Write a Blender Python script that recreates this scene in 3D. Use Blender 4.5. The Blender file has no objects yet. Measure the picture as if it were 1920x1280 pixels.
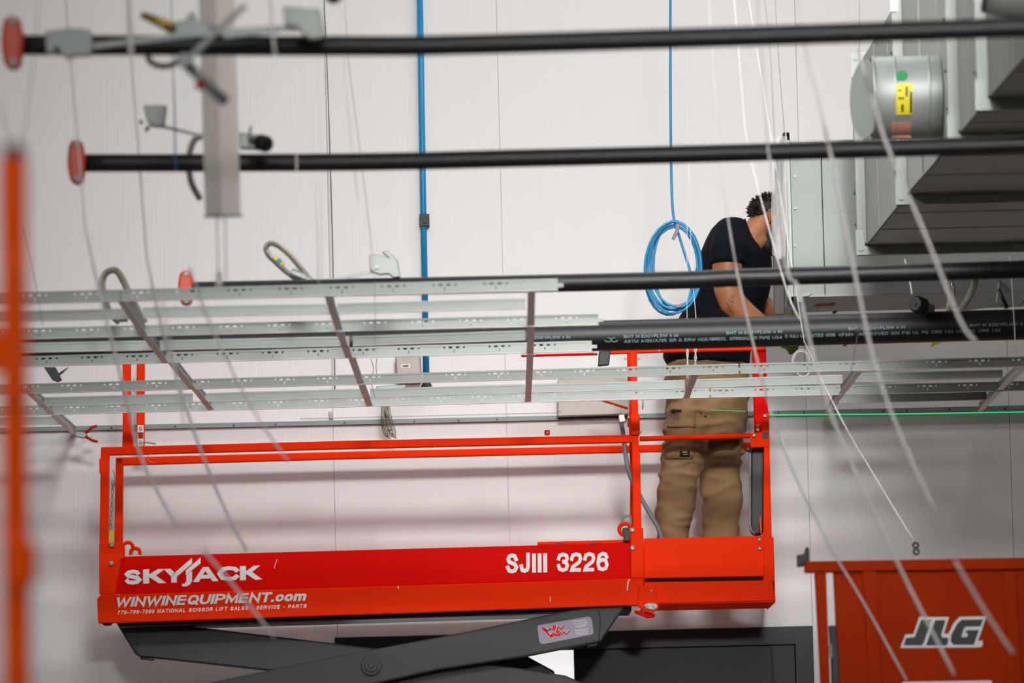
import bpy, bmesh, math, random
from mathutils import Vector, Matrix
random.seed(7)
sc = bpy.context.scene
# ---------------------------------------------------------------- camera
F = 10667.0
CAM = Vector((0, 0, 1.6))
dY = Vector((5, -930, -F)).normalized()
dX = Vector((1, 0.0243, -0.0)); dX = (dX - dY * dX.dot(dY)).normalized()
dZ = dX.cross(dY)
R = Matrix((dX, dY, dZ))                      # camera vector -> world
cd = bpy.data.cameras.new('camera'); cam = bpy.data.objects.new('camera', cd)
sc.collection.objects.link(cam)
cam.matrix_world = Matrix.Translation(CAM) @ R.to_4x4()
cd.sensor_width = 36; cd.lens = F / 1920 * 36
cd.clip_end = 200
cd.dof.use_dof = True; cd.dof.focus_distance = 22.75; cd.dof.aperture_fstop = 4.6
sc.camera = cam
# ---------------------------------------------------------------- world, lights, exposure
w = bpy.data.worlds.new('world'); sc.world = w; w.use_nodes = True
w.node_tree.nodes['Background'].inputs[0].default_value = (1.0, 0.97, 0.94, 1)
w.node_tree.nodes['Background'].inputs[1].default_value = 0.085
sc.view_settings.view_transform = 'Standard'; sc.view_settings.look = 'None'
sc.view_settings.exposure = -0.06; sc.view_settings.gamma = 1.0
sc.view_settings.use_curve_mapping = False
def area(name, loc, sx, sy, power, target, col=(1, 0.965, 0.93)):
    l = bpy.data.lights.new(name, 'AREA'); l.shape = 'RECTANGLE'; l.size = sx; l.size_y = sy
    l.energy = power; l.color = col
    o = bpy.data.objects.new(name, l); sc.collection.objects.link(o); o.location = loc
    o.rotation_euler = (Vector(target) - Vector(loc)).to_track_quat('-Z', 'Y').to_euler()
    return o
LC = (1, 0.985, 0.975)
area('bay_and_fill_light', (1.2, 21.3, 7.7), 3.0, 0.5, 88, (1.2, 21.9, 0.0), LC)
l_ = area('bay_and_fill_light', (-3.4, 17.6, 6.8), 1.6, 0.6, 34, (1.6, 19.0, 4.2), LC); l_.data.spread = math.radians(60)  # unseen fill lamp, added to brighten the duct's left faces
area('bay_and_fill_light', (-2.0, 20.9, 7.7), 2.0, 0.5, 20, (-2.0, 21.4, 0.0), LC)
l_ = area('bay_and_fill_light', (0.7, 10.5, 7.3), 2.4, 0.9, 33, (0.35, 23.3, 2.75), LC); l_.data.spread = math.radians(31)  # unseen front spot, added to brighten the lift, wires and wall behind
l_ = area('bay_and_fill_light', (1.6, 1.5, 5.6), 1.0, 0.6, 11, (0.5, 22.6, 2.6), LC); l_.data.spread = math.radians(19)  # unseen low spot, added to brighten the front of the scissor lift
area('bay_and_fill_light', (3.2, 13.5, 7.2), 2.0, 1.0, 70, (1.5, 20.0, 3.0), LC)
area('bay_and_fill_light', (-1.0, 3.5, 7.0), 3.0, 1.0, 230, (-0.8, 12.0, 2.0), LC)  # unseen fill lamp, added to brighten the orange mast and near wires

# ---------------------------------------------------------------- helpers
def P(px, py, Y):
    v = R @ Vector((px - 960.0, 640.0 - py, -F))
    return CAM + v * (Y / v.y)
def PZ(px, py, z):
    v = R @ Vector((px - 960.0, 640.0 - py, -F))
    return CAM + v * ((z - CAM.z) / v.z)
def proj(p):
    v = R.transposed() @ (Vector(p) - CAM)
    return 960 + F * v.x / -v.z, 640 - F * v.y / -v.z
def sl(c):
    c /= 255.0
    return c / 12.92 if c <= 0.04045 else ((c + 0.055) / 1.055) ** 2.4
def rgb(r, g, b): return (sl(r), sl(g), sl(b), 1)
MATS = {}
def mat(name, col, rough=0.5, metal=0.0, var=0.06, scale=6.0, bump=0.0, bscale=40.0, stretch=(1, 1, 1), spec=0.5, coat=0.0, emit=None, estr=1.0, alpha=1.0):
    if name in MATS: return MATS[name]
    m = bpy.data.materials.new(name); m.use_nodes = True; nt = m.node_tree; n = nt.nodes; L = nt.links
    b = n['Principled BSDF']
    b.inputs['Roughness'].default_value = rough; b.inputs['Metallic'].default_value = metal
    b.inputs['Specular IOR Level'].default_value = spec
    b.inputs['Coat Weight'].default_value = coat
    tc = n.new('ShaderNodeTexCoord'); mp = n.new('ShaderNodeMapping'); mp.inputs['Scale'].default_value = stretch
    L.new(tc.outputs['Object'], mp.inputs['Vector'])
    nz = n.new('ShaderNodeTexNoise'); nz.inputs['Scale'].default_value = scale; nz.inputs['Detail'].default_value = 5
    L.new(mp.outputs[0], nz.inputs['Vector'])
    cr = n.new('ShaderNodeMix'); cr.data_type = 'RGBA'
    lo = tuple(max(0, c * (1 - var)) for c in col[:3]) + (1,); hi = tuple(min(1, c * (1 + var)) for c in col[:3]) + (1,)
    cr.inputs['A'].default_value = lo; cr.inputs['B'].default_value = hi
    L.new(nz.outputs['Fac'], cr.inputs['Factor']); L.new(cr.outputs['Result'], b.inputs['Base Color'])
    if bump:
        n2 = n.new('ShaderNodeTexNoise'); n2.inputs['Scale'].default_value = bscale; n2.inputs['Detail'].default_value = 3
        L.new(mp.outputs[0], n2.inputs['Vector'])
        bp = n.new('ShaderNodeBump'); bp.inputs['Strength'].default_value = bump; bp.inputs['Distance'].default_value = 0.01
        L.new(n2.outputs['Fac'], bp.inputs['Height']); L.new(bp.outputs[0], b.inputs['Normal'])
    if emit:
        b.inputs['Emission Color'].default_value = emit; b.inputs['Emission Strength'].default_value = estr
    b.inputs['Alpha'].default_value = alpha
    MATS[name] = m; return m

WL = {}
def wloc(o): return WL.get(o.name, Vector((0, 0, 0))) if o else Vector((0, 0, 0))
def empty(name, loc, label=None, cat=None, group=None):
    o = bpy.data.objects.new(name, None); sc.collection.objects.link(o); o.location = loc
    o.empty_display_size = 0.1
    WL[o.name] = Vector(loc)
    tag(o, label, cat, group); return o
def tag(o, label=None, cat=None, group=None, kind=None):
    if label: o['label'] = label
    if cat: o['category'] = cat
    if group: o['group'] = group
    if kind: o['kind'] = kind
    return o
class MB:
    def __init__(s): s.v = []; s.f = []
    def add(s, vs, fs):
        k = len(s.v); s.v += [Vector(a) for a in vs]; s.f += [tuple(i + k for i in f) for f in fs]; return s
    def prism(s, pts, off):
        n = len(pts); off = Vector(off)
        vs = [Vector(p) for p in pts] + [Vector(p) + off for p in pts]
        fs = [tuple(range(n)), tuple(range(2 * n - 1, n - 1, -1))]
        fs += [(i, i + n, (i + 1) % n + n, (i + 1) % n) for i in range(n)]
        return s.add(vs, fs)
    def box(s, a, b):
        a = Vector(a); b = Vector(b)
        x0, x1 = sorted((a.x, b.x)); y0, y1 = sorted((a.y, b.y)); z0, z1 = sorted((a.z, b.z))
        return s.prism([(x0, y0, z0), (x1, y0, z0), (x1, y0, z1), (x0, y0, z1)], (0, y1 - y0, 0))
    def obox(s, o, d, t, u, s0, s1, t0, t1, u0, u1):
        q = [o + d * a + t * b + u * c for c in (u0, u1) for a, b in ((s0, t0), (s1, t0), (s1, t1), (s0, t1))]
        return s.add(q, [(0, 3, 2, 1), (4, 5, 6, 7), (0, 1, 5, 4), (1, 2, 6, 5), (2, 3, 7, 6), (3, 0, 4, 7)])
    def tube(s, pts, r, n=8, closed=False, sq=1.0, cap=True):
        pts = [Vector(p) for p in pts]; m = len(pts)
        rs = r if isinstance(r, (list, tuple)) else [r] * m
        k = len(s.v); up = None
        for i, p in enumerate(pts):
            a = pts[(i - 1) % m] if (closed or i > 0) else pts[i]
            b = pts[(i + 1) % m] if (closed or i < m - 1) else pts[i]
            t = (b - a).normalized()
            if up is None:
                up = Vector((0, 1, 0)) if abs(t.y) < 0.9 else Vector((1, 0, 0))
            up = (up - t * up.dot(t)).normalized(); sd = t.cross(up)
            for j in range(n):
                an = 2 * math.pi * (j + 0.5) / n
                s.v.append(p + (up * math.cos(an) * sq + sd * math.sin(an)) * rs[i])
        for i in range(m if closed else m - 1):
            for j in range(n):
                i2 = (i + 1) % m
                s.f.append((k + i * n + j, k + i * n + (j + 1) % n, k + i2 * n + (j + 1) % n, k + i2 * n + j))
        if cap and not closed:
            s.f.append(tuple(k + j for j in range(n - 1, -1, -1))); s.f.append(tuple(k + (m - 1) * n + j for j in range(n)))
        return s
    def cyl(s, a, b, r, n=16): return s.tube([a, b], r, n)
    def slices(s, rows, Yc, n=20, p=2.3):
        """rows: (py, xl, xr, dy, hd): closed rings, in the plane of equal height, widths from the silhouette"""
        k = len(s.v)
        for (py, xl, xr, dy, hd) in rows:
            a = P(xl, py, Yc + dy); b = P(xr, py, Yc + dy); c = (a + b) / 2; h = (b - a) / 2
            for j in range(n):
                an = 2 * math.pi * j / n; cx, sy = math.cos(an), math.sin(an)
                cx = math.copysign(abs(cx) ** (2 / p), cx); sy = math.copysign(abs(sy) ** (2 / p), sy)
                s.v.append(c + h * cx + Vector((0, hd * sy, 0)))
        m = len(rows)
        for i in range(m - 1):
            for j in range(n):
                s.f.append((k + i * n + j, k + i * n + (j + 1) % n, k + (i + 1) * n + (j + 1) % n, k + (i + 1) * n + j))
        s.f.append(tuple(k + j for j in range(n - 1, -1, -1))); s.f.append(tuple(k + (m - 1) * n + j for j in range(n)))
        return s
    def build(s, name, m, parent=None, bevel=0, smooth=False, label=None, remesh=0, sm=6):
        me = bpy.data.meshes.new(name)
        xs = [v.x for v in s.v]; ys = [v.y for v in s.v]; zs = [v.z for v in s.v]
        c = Vector(((min(xs) + max(xs)) / 2, (min(ys) + max(ys)) / 2, (min(zs) + max(zs)) / 2))
        me.from_pydata([tuple(v - c) for v in s.v], [], s.f)
        bm = bmesh.new(); bm.from_mesh(me); bmesh.ops.recalc_face_normals(bm, faces=bm.faces[:]); bm.to_mesh(me); bm.free()
        o = bpy.data.objects.new(name, me); sc.collection.objects.link(o)
        if remesh:
            md = o.modifiers.new('r', 'REMESH'); md.mode = 'VOXEL'; md.voxel_size = remesh
            if sm:
                ms = o.modifiers.new('s', 'SMOOTH'); ms.iterations = sm; ms.factor = 0.5
            dg = bpy.context.evaluated_depsgraph_get(); dg.update()
            me2 = bpy.data.meshes.new_from_object(o.evaluated_get(dg)); o.modifiers.clear(); o.data = me2
            bpy.data.meshes.remove(me); me = me2; smooth = True
        me.materials.clear(); me.materials.append(m)
        if smooth: me.polygons.foreach_set('use_smooth', [True] * len(me.polygons))
        if bevel:
            b = o.modifiers.new('bevel', 'BEVEL'); b.width = bevel; b.segments = 2; b.limit_method = 'ANGLE'
        if parent: o.parent = parent
        o.location = c - wloc(parent); WL[o.name] = c
        if label: o['label'] = label
        return o
def px_poly(pts, Y): return [P(x, y, Y) for x, y in pts]
def slab(name, pts, Y, depth, m, parent=None, bevel=0.004, label=None):
    return MB().prism(px_poly(pts, Y), (0, depth, 0)).build(name, m, parent, bevel, label=label)
def quad(name, x0, y0, x1, y1, Y, depth, m, parent=None, bevel=0.004, k=-0.0243, label=None):
    """axis aligned bar in the roll direction: left/right at x0,x1; top y0 and bottom y1 measured at x0"""
    d = (x1 - x0) * k
    return slab(name, [(x0, y0), (x1, y0 + d), (x1, y1 + d), (x0, y1)], Y, depth, m, parent, bevel, label)
def px_tube(name, pts, Y, r, m, parent=None, n=8, smooth=True, label=None, closed=False, sub=0):
    q = [P(p[0], p[1], p[2] if len(p) > 2 else Y) for p in pts]
    if sub: q = spline(q, sub, closed)
    return MB().tube(q, r, n, closed).build(name, m, parent, smooth=smooth, label=label)
def spline(q, sub, closed=False):
    out = []; n = len(q)
    rng = n if closed else n - 1
    for i in range(rng):
        p0 = q[(i - 1) % n] if (closed or i > 0) else q[i]; p1 = q[i]; p2 = q[(i + 1) % n]
        p3 = q[(i + 2) % n] if (closed or i + 2 < n) else p2
        for k in range(sub):
            t = k / sub
            out.append(0.5 * ((2 * p1) + (p2 - p0) * t + (2 * p0 - 5 * p1 + 4 * p2 - p3) * t * t + (3 * p1 - p0 - 3 * p2 + p3) * t ** 3))
    if not closed: out.append(q[-1])
    return out
def disc(name, px, py, Y, r, depth, m, parent, n=18, label=None, bevel=0.002):
    c = P(px, py, Y)
    return MB().prism([c + Vector((math.cos(a) * r, 0, math.sin(a) * r)) for a in [2 * math.pi * i / n for i in range(n)]], (0, depth, 0)).build(name, m, parent, bevel, label=label, smooth=False)
GLY = {
'A': (.95, [[(0, 0), (.5, 1), (1, 0)], [(.17, .32), (.83, .32)]]), 'B': (.85, [[(0, .53), (0, 1), (.65, 1), (.92, .88), (.92, .64), (.65, .53), (0, .53), (0, 0), (.7, 0), (1, .13), (1, .4), (.65, .53)]]),
'C': (.9, [[(1, .7), (.82, .94), (.5, 1), (.16, .9), (0, .5), (.16, .1), (.5, 0), (.82, .06), (1, .3)]]), 'D': (.85, [[(0, 0), (0, 1), (.55, 1), (.88, .86), (1, .5), (.88, .14), (.55, 0), (0, 0)]]),
'E': (.75, [[(1, 1), (0, 1), (0, 0), (1, 0)], [(0, .52), (.9, .52)]]), 'F': (.72, [[(1, 1), (0, 1), (0, 0)], [(0, .52), (.85, .52)]]),
'G': (.95, [[(1, .72), (.82, .94), (.5, 1), (.16, .9), (0, .5), (.16, .1), (.5, 0), (.82, .06), (1, .25), (1, .45), (.55, .45)]]), 'H': (.85, [[(0, 0), (0, 1)], [(1, 0), (1, 1)], [(0, .52), (1, .52)]]),
'I': (.02, [[(.5, 0), (.5, 1)]]), 'J': (.62, [[(1, 1), (1, .25), (.85, .06), (.5, 0), (.15, .06), (0, .3)]]), 'K': (.85, [[(0, 0), (0, 1)], [(.95, 1), (.05, .42)], [(.32, .6), (1, 0)]]),
'L': (.7, [[(0, 1), (0, 0), (1, 0)]]), 'M': (1.05, [[(0, 0), (0, 1), (.5, .15), (1, 1), (1, 0)]]), 'N': (.85, [[(0, 0), (0, 1), (1, 0), (1, 1)]]),
'O': (.95, [[(.5, 1), (.84, .9), (1, .5), (.84, .1), (.5, 0), (.16, .1), (0, .5), (.16, .9), (.5, 1)]]), 'P': (.8, [[(0, 0), (0, 1), (.65, 1), (1, .88), (1, .58), (.65, .45), (0, .45)]]),
'Q': (.95, [[(.5, 1), (.84, .9), (1, .5), (.84, .1), (.5, 0), (.16, .1), (0, .5), (.16, .9), (.5, 1)], [(.6, .25), (1, -.06)]]), 'R': (.85, [[(0, 0), (0, 1), (.65, 1), (.98, .88), (.98, .62), (.65, .5), (0, .5)], [(.6, .5), (1, 0)]]),
'S': (.8, [[(.95, .75), (.8, .94), (.5, 1), (.18, .94), (.04, .77), (.18, .6), (.5, .52), (.84, .43), (1, .25), (.84, .06), (.5, 0), (.18, .05), (0, .26)]]), 'T': (.8, [[(0, 1), (1, 1)], [(.5, 1), (.5, 0)]]),
'U': (.85, [[(0, 1), (0, .3), (.16, .06), (.5, 0), (.84, .06), (1, .3), (1, 1)]]), 'V': (.9, [[(0, 1), (.5, 0), (1, 1)]]), 'W': (1.3, [[(0, 1), (.25, 0), (.5, .95), (.75, 0), (1, 1)]]),
'X': (.85, [[(0, 1), (1, 0)], [(0, 0), (1, 1)]]), 'Y': (.85, [[(0, 1), (.5, .45), (1, 1)], [(.5, .45), (.5, 0)]]), 'Z': (.8, [[(0, 1), (1, 1), (0, 0), (1, 0)]]),
'0': (.62, [[(.5, 1), (.88, .88), (1, .5), (.88, .12), (.5, 0), (.12, .12), (0, .5), (.12, .88), (.5, 1)]]), '1': (.3, [[(0, .75), (1, 1), (1, 0)]]),
'2': (.62, [[(0, .7), (.1, .92), (.5, 1), (.9, .92), (1, .72), (.85, .5), (.12, .2), (0, 0), (1, 0)]]), '3': (.62, [[(0, .74), (.12, .93), (.5, 1), (.88, .92), (.98, .75), (.85, .57), (.45, .53)], [(.5, .53), (.88, .46), (1, .27), (.86, .07), (.5, 0), (.1, .08), (0, .28)]]),
'4': (.65, [[(.75, 0), (.75, 1), (0, .28), (1, .28)]]), '5': (.62, [[(.95, 1), (.1, 1), (.05, .5), (.4, .62), (.85, .55), (1, .33), (.85, .07), (.45, 0), (0, .14)]]),
'6': (.62, [[(.96, .78), (.82, .95), (.5, 1), (.14, .88), (0, .5), (0, .3), (.14, .06), (.5, 0), (.86, .07), (1, .3), (.86, .55), (.5, .62), (.1, .5)]]), '7': (.62, [[(0, 1), (1, 1), (.45, .4), (.32, 0)]]),
'9': (.62, [[(.04, .22), (.18, .05), (.5, 0), (.86, .12), (1, .5), (1, .7), (.86, .94), (.5, 1), (.14, .93), (0, .7), (.14, .45), (.5, .38), (.9, .5)]]),
'-': (.4, [[(0, .38), (1, .38)]]), '.': (.02, [[(.5, 0), (.5, .02)]]), '/': (.4, [[(0, 0), (1, 1)]]), '<': (.5, [[(1, .1), (0, .5), (1, .9)]]), '>': (.5, [[(0, .1), (1, .5), (0, .9)]]),
'(': (.2, [[(1, 1), (0, .6), (0, .4), (1, 0)]]), ')': (.2, [[(0, 1), (1, .6), (1, .4), (0, 0)]]),
'c': (.6, [[(1, .5), (.8, .66), (.5, .7), (.15, .62), (0, .35), (.15, .08), (.5, 0), (.8, .05), (1, .2)]]), 'o': (.65, [[(.5, .7), (.85, .62), (1, .35), (.85, .08), (.5, 0), (.15, .08), (0, .35), (.15, .62), (.5, .7)]]),
'm': (1.0, [[(0, 0), (0, .7)], [(0, .5), (.12, .66), (.3, .7), (.5, .58), (.5, 0)], [(.5, .5), (.62, .66), (.8, .7), (1, .58), (1, 0)]]), ' ': (.3, [])}
def text_mesh(txt, th, shear=0.0, wk=1.0, gap=None):
    """letters drawn as flat ribbons; th: stroke width, letter height 1"""
    V2 = []; Fc = []; x = 0.0; gap = th * 0.55 + 0.12 if gap is None else gap
    for ch in txt:
        sg = 0; w, lines = GLY[ch]; w = max(w * wk * (1 - th), 0.001)
        for ln in lines:
            p = [Vector((x + th / 2 + a * w, th / 2 + b * (1 - th))) for a, b in ln]
            closed = (p[0] - p[-1]).length < 1e-6
            if closed: p = p[:-1]
            n = len(p); k = len(V2)
            if not closed:
                d0 = (p[0] - p[1]).normalized(); d1 = (p[-1] - p[-2]).normalized(); e0 = p[0] + d0 * th * (.5 if len(p) == 2 or abs(d0.y) > .8 else .1); e1 = p[-1] + d1 * th * (.5 if len(p) == 2 or abs(d1.y) > .8 else .1)
                p = [e0] + p[1:-1] + [e1] if n > 2 else [e0, e1]
            for i in range(n):
                a = p[i - 1] if (closed or i) else None; b = p[(i + 1) % n] if (closed or i < n - 1) else None
                ta = (p[i] - a).normalized() if a is not None else None; tb = (b - p[i]).normalized() if b is not None else None
                if ta is None: ta = tb
                if tb is None: tb = ta
                t = ta + tb
                t = t.normalized() if t.length > 1e-3 else ta
                nn = Vector((-t.y, t.x)); c = max(0.42, nn.dot(Vector((-ta.y, ta.x))))
                V2.append(p[i] + nn * th / 2 / c); V2.append(p[i] - nn * th / 2 / c)
            rv = [v.copy() for v in V2[k:]]; del V2[k:]; cc = 0
            for i in range(n if closed else n - 1):
                j = (i + 1) % n; k2 = len(V2)
                for v in (rv[2 * i], rv[2 * i + 1], rv[2 * j + 1], rv[2 * j]): V2.append(Vector((v.x, v.y, sg)))
                sg += 1; Fc.append((k2, k2 + 1, k2 + 2, k2 + 3))
        x += w + th + gap
    return [Vector((v.x + v.y * shear, v.y, v.z)) for v in V2], Fc
def lettering(name, txt, quad_px, surf, m, parent, off=0.14, shear=0.0, spacing=1.0, label=None, gap=None):
    """quad_px: bottom-left, bottom-right, height (px). The writing is fitted to that box on the surface."""
    vs, fs = text_mesh(txt, off, shear, spacing, gap)
    x0 = min(v.x for v in vs); x1 = max(v.x for v in vs); y0 = min(v.y for v in vs); y1 = max(v.y for v in vs)
    (ax, ay), (bx, by), h = quad_px
    out = []
    for v in vs:
        u = (v.x - x0) / (x1 - x0); t = (v.y - y0) / (y1 - y0)
        px = ax + (bx - ax) * u - 0.0 * t; py = ay + (by - ay) * u - h * t
        out.append(surf(px, py) - Vector((0, v.z * 0.00012, 0)))
    mb = MB(); mb.v = out; mb.f = fs
    o = mb.build(name, m, parent, label=label)
    return o

# ---------------------------------------------------------------- materials
M_wall = mat('painted_insulated_panel', rgb(232, 230, 229), 0.55, var=0.02, scale=1.5, bump=0.12, bscale=90, stretch=(1, 1, 0.03))
M_floor = mat('sealed_concrete', rgb(158, 150, 145), 0.4, var=0.12, scale=2)
M_ceil = mat('white_roof_deck', rgb(215, 213, 210), 0.7, var=0.03)
M_galv = mat('galvanised_sheet', rgb(146, 151, 147), 0.5, 0.35, var=0.08, scale=3, stretch=(1, 1, 4), bump=0.03, bscale=18)
M_angle = mat('grey_wall_angle', rgb(120, 126, 124), 0.5, 0.2)
M_galvd = mat('galvanised_flange', rgb(146, 149, 145), 0.5, 0.35, var=0.15, scale=12, bump=0.05)
M_zinc = mat('zinc_plated_steel', rgb(140, 146, 142), 0.42, 0.4, var=0.1, scale=20)
M_tee = mat('galvanised_tee_web', rgb(140, 146, 141), 0.45, 0.3, var=0.05, scale=8, stretch=(1, 1, 1))
M_teef = mat('white_tee_face', rgb(244, 236, 232), 0.5, var=0.03)
M_pipe = mat('black_steel_pipe', rgb(9, 10, 12), 0.5, 0.0, var=0.15, scale=10, spec=0.6, stretch=(0.2, 1, 1), bump=0.02)
M_cap = mat('red_coupling_paint', rgb(224, 74, 42), 0.3, var=0.06, scale=30, coat=0.3)
M_red = mat('red_orange_lift_paint', rgb(252, 50, 0), 0.5, var=0.05, scale=5, spec=0.04)
M_redp = mat('red_side_panel_paint', rgb(222, 10, 0), 0.5, var=0.04, scale=3, spec=0.03)
M_jlg = mat('orange_lift_paint', rgb(170, 46, 0), 0.55, var=0.08, scale=6, spec=0.05)
M_org = mat('orange_mast_paint', rgb(246, 84, 0), 0.5, var=0.08, scale=4, spec=0.15)
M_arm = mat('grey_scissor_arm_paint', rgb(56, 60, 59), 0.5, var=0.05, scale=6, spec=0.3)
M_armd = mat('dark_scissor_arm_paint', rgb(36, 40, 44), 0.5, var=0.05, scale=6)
M_blk = mat('black_plastic', rgb(22, 23, 25), 0.5, var=0.1)
M_dark = mat('charcoal_door_paint', rgb(22, 26, 31), 0.5, var=0.06, scale=3)
M_darker = mat('dark_door_leaf', rgb(15, 18, 22), 0.5, var=0.06, scale=3)
M_blue = mat('blue_jacket', rgb(10, 135, 185), 0.4, var=0.05, scale=15)
M_cable = mat('blue_cable', rgb(34, 142, 194), 0.4, var=0.05, scale=15)
M_white = mat('white_print', rgb(240, 240, 238), 0.6, var=0.02)
M_beige = mat('beige_post_paint', rgb(246, 238, 230), 0.5, var=0.04)
M_wire = mat('galvanised_wire', rgb(240, 238, 236), 0.4, 0.0, var=0.05)
M_wired = mat('dark_steel_wire', rgb(96, 92, 88), 0.4, 0.4, var=0.05)
M_skin = mat('skin', rgb(176, 116, 78), 0.5, var=0.08, scale=14, bump=0.05, bscale=60)
M_shirt = mat('navy_cotton', rgb(13, 18, 27), 0.9, var=0.2, scale=9, bump=0.5, bscale=7, spec=0.15)
M_pants = mat('khaki_canvas', rgb(140, 111, 76), 0.9, var=0.14, scale=8, bump=0.7, bscale=9)
M_hair = mat('dark_hair', rgb(30, 24, 20), 0.6, var=0.3, scale=60, bump=0.6, bscale=120)
M_glove = mat('green_glove_knit', rgb(110, 140, 40), 0.8, var=0.15, scale=60, bump=0.4)
M_boot = mat('brown_boot_leather', rgb(70, 50, 36), 0.6, var=0.1)
M_brass = mat('brass', rgb(190, 160, 80), 0.35, 0.6)
M_grey = mat('grey_hose_rubber', rgb(120, 122, 128), 0.5, var=0.08, scale=40)
M_yel = mat('yellow_print', rgb(214, 200, 20), 0.6, var=0.03)
M_grn = mat('green_print', rgb(30, 130, 70), 0.6, var=0.03)
M_pink = mat('salmon_print', rgb(200, 140, 122), 0.6, var=0.03)
M_box = mat('brushed_steel_box', rgb(150, 142, 134), 0.5, 0.5, var=0.06, scale=4, stretch=(1, 1, 10))
M_lilac = mat('lilac_sticker', rgb(150, 140, 158), 0.5, var=0.15, scale=25)
M_laser = mat('green_laser_light', rgb(30, 200, 120), 0.6, emit=rgb(60, 235, 150), estr=0.7)
M_glow = mat('daylight_behind_glass', rgb(240, 240, 240), 0.6, emit=(1, 1, 1, 1), estr=0.85)
def braid():
    m = mat('braided_stainless', rgb(190, 184, 174), 0.35, 0.75, var=0.25, scale=60)
    nt = m.node_tree; n = nt.nodes
    wv = n.new('ShaderNodeTexWave'); wv.inputs['Scale'].default_value = 60; wv.inputs['Distortion'].default_value = 2
    tc = [x for x in n if x.type == 'TEX_COORD'][0]; nt.links.new(tc.outputs['Object'], wv.inputs['Vector'])
    bp = n.new('ShaderNodeBump'); bp.inputs['Strength'].default_value = 0.7; bp.inputs['Distance'].default_value = 0.006
    nt.links.new(wv.outputs['Fac'], bp.inputs['Height']); nt.links.new(bp.outputs[0], n['Principled BSDF'].inputs['Normal'])
    return m
M_braid = braid()
def film():
    m = bpy.data.materials.new('clear_plastic_film'); m.use_nodes = True; nt = m.node_tree; n = nt.nodes
    b = n['Principled BSDF']; b.inputs['Base Color'].default_value = rgb(226, 226, 224); b.inputs['Roughness'].default_value = 0.3
    nz = n.new('ShaderNodeTexNoise'); nz.inputs['Scale'].default_value = 9
    tc = n.new('ShaderNodeTexCoord'); mp = n.new('ShaderNodeMapping'); mp.inputs['Scale'].default_value = (6, 6, 0.4)
    nt.links.new(tc.outputs['Object'], mp.inputs[0]); nt.links.new(mp.outputs[0], nz.inputs['Vector'])
    mr = n.new('ShaderNodeMapRange'); mr.inputs[1].default_value = 0.3; mr.inputs[2].default_value = 0.7
    mr.inputs[3].default_value = 0.08; mr.inputs[4].default_value = 0.42
    nt.links.new(nz.outputs['Fac'], mr.inputs[0]); nt.links.new(mr.outputs[0], b.inputs['Alpha'])
    return m
M_film = film()

# ================================================================ SETTING
YW = 23.45
ZCEIL = 8.6
wall = MB().box((-6, YW + 0.02, 0), (6, YW + 0.25, ZCEIL)).build('wall_back', M_wall); tag(wall, kind='structure')
fl = MB().box((-6, -1, -0.1), (6, YW + 0.25, 0)).build('floor', M_floor); tag(fl, kind='structure')
ce = MB().box((-6, 8, ZCEIL), (6, YW + 0.25, ZCEIL + 0.1)).build('ceiling', M_ceil); tag(ce, kind='structure')
# wall panels (joints recessed between them); the door opening is left free below
def wx(px, py=640): return P(px, py, YW).x
door_top_z = P(1075, 1184, YW).z
xs_top = [-3.6, -3.0, wx(-60), wx(621), wx(946), wx(1508), wx(1888), wx(2270), 3.6]
g = 0.0009
dl, dr = wx(628, 1200), wx(1524, 1200)
for a, b in zip(xs_top[:-1], xs_top[1:]):
    mb = MB()
    if a >= dl - 0.05 and b <= dr + 0.05: mb.box((a + g, YW, door_top_z), (b - g, YW + 0.03, ZCEIL - 0.01))
    elif a < dr < b: 
        mb.prism([(a + g, YW, door_top_z), (dr, YW, door_top_z), (dr, YW, 0.0), (b - g, YW, 0.0), (b - g, YW, ZCEIL - 0.01), (a + g, YW, ZCEIL - 0.01)], (0, 0.03, 0))
    else: mb.box((a + g, YW, 0.0), (b - g, YW + 0.03, ZCEIL - 0.01))
    mb.build('wall_panel', M_wall, wall)
# door: frame, leaf, bright glazed light
door = empty('door_1', (wx(1075), YW, 0)); tag(door, kind='structure')
zt = door_top_z
xl, xr = dl, dr
t = 0.075
mb = MB(); mb.prism([(xl, YW - 0.02, 0), (xl + t, YW - 0.02, 0), (xl + t, YW - 0.02, zt - t), (xr - t, YW - 0.02, zt - t), (xr - t, YW - 0.02, 0), (xr, YW - 0.02, 0), (xr, YW - 0.02, zt), (xl, YW - 0.02, zt)], (0, 0.035, 0))
mb.build('door_frame', M_dark, door, 0.003)
xm = P(1076, 1240, YW).x
mb = MB().box((xm, YW - 0.004, 0.01), (xr - t, YW + 0.012, zt - t)); mb.build('door_leaf', M_darker, door, 0.003)
mb = MB().box((xr - t - 0.10, YW - 0.010, 0.01), (xr - t - 0.09, YW - 0.004, zt - t)); mb.build('door_bead', M_dark, door, 0.002)
mb = MB().box((xm - 1.0, YW + 0.005, 0.01), (xm, YW + 0.014, zt - t)); mb.build('window_pane', M_glow, door)
mb = MB().box((xl + t, YW - 0.004, 0.01), (xm - 1.0, YW + 0.012, zt - t)); mb.build('door_leaf', M_darker, door, 0.003)
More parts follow.
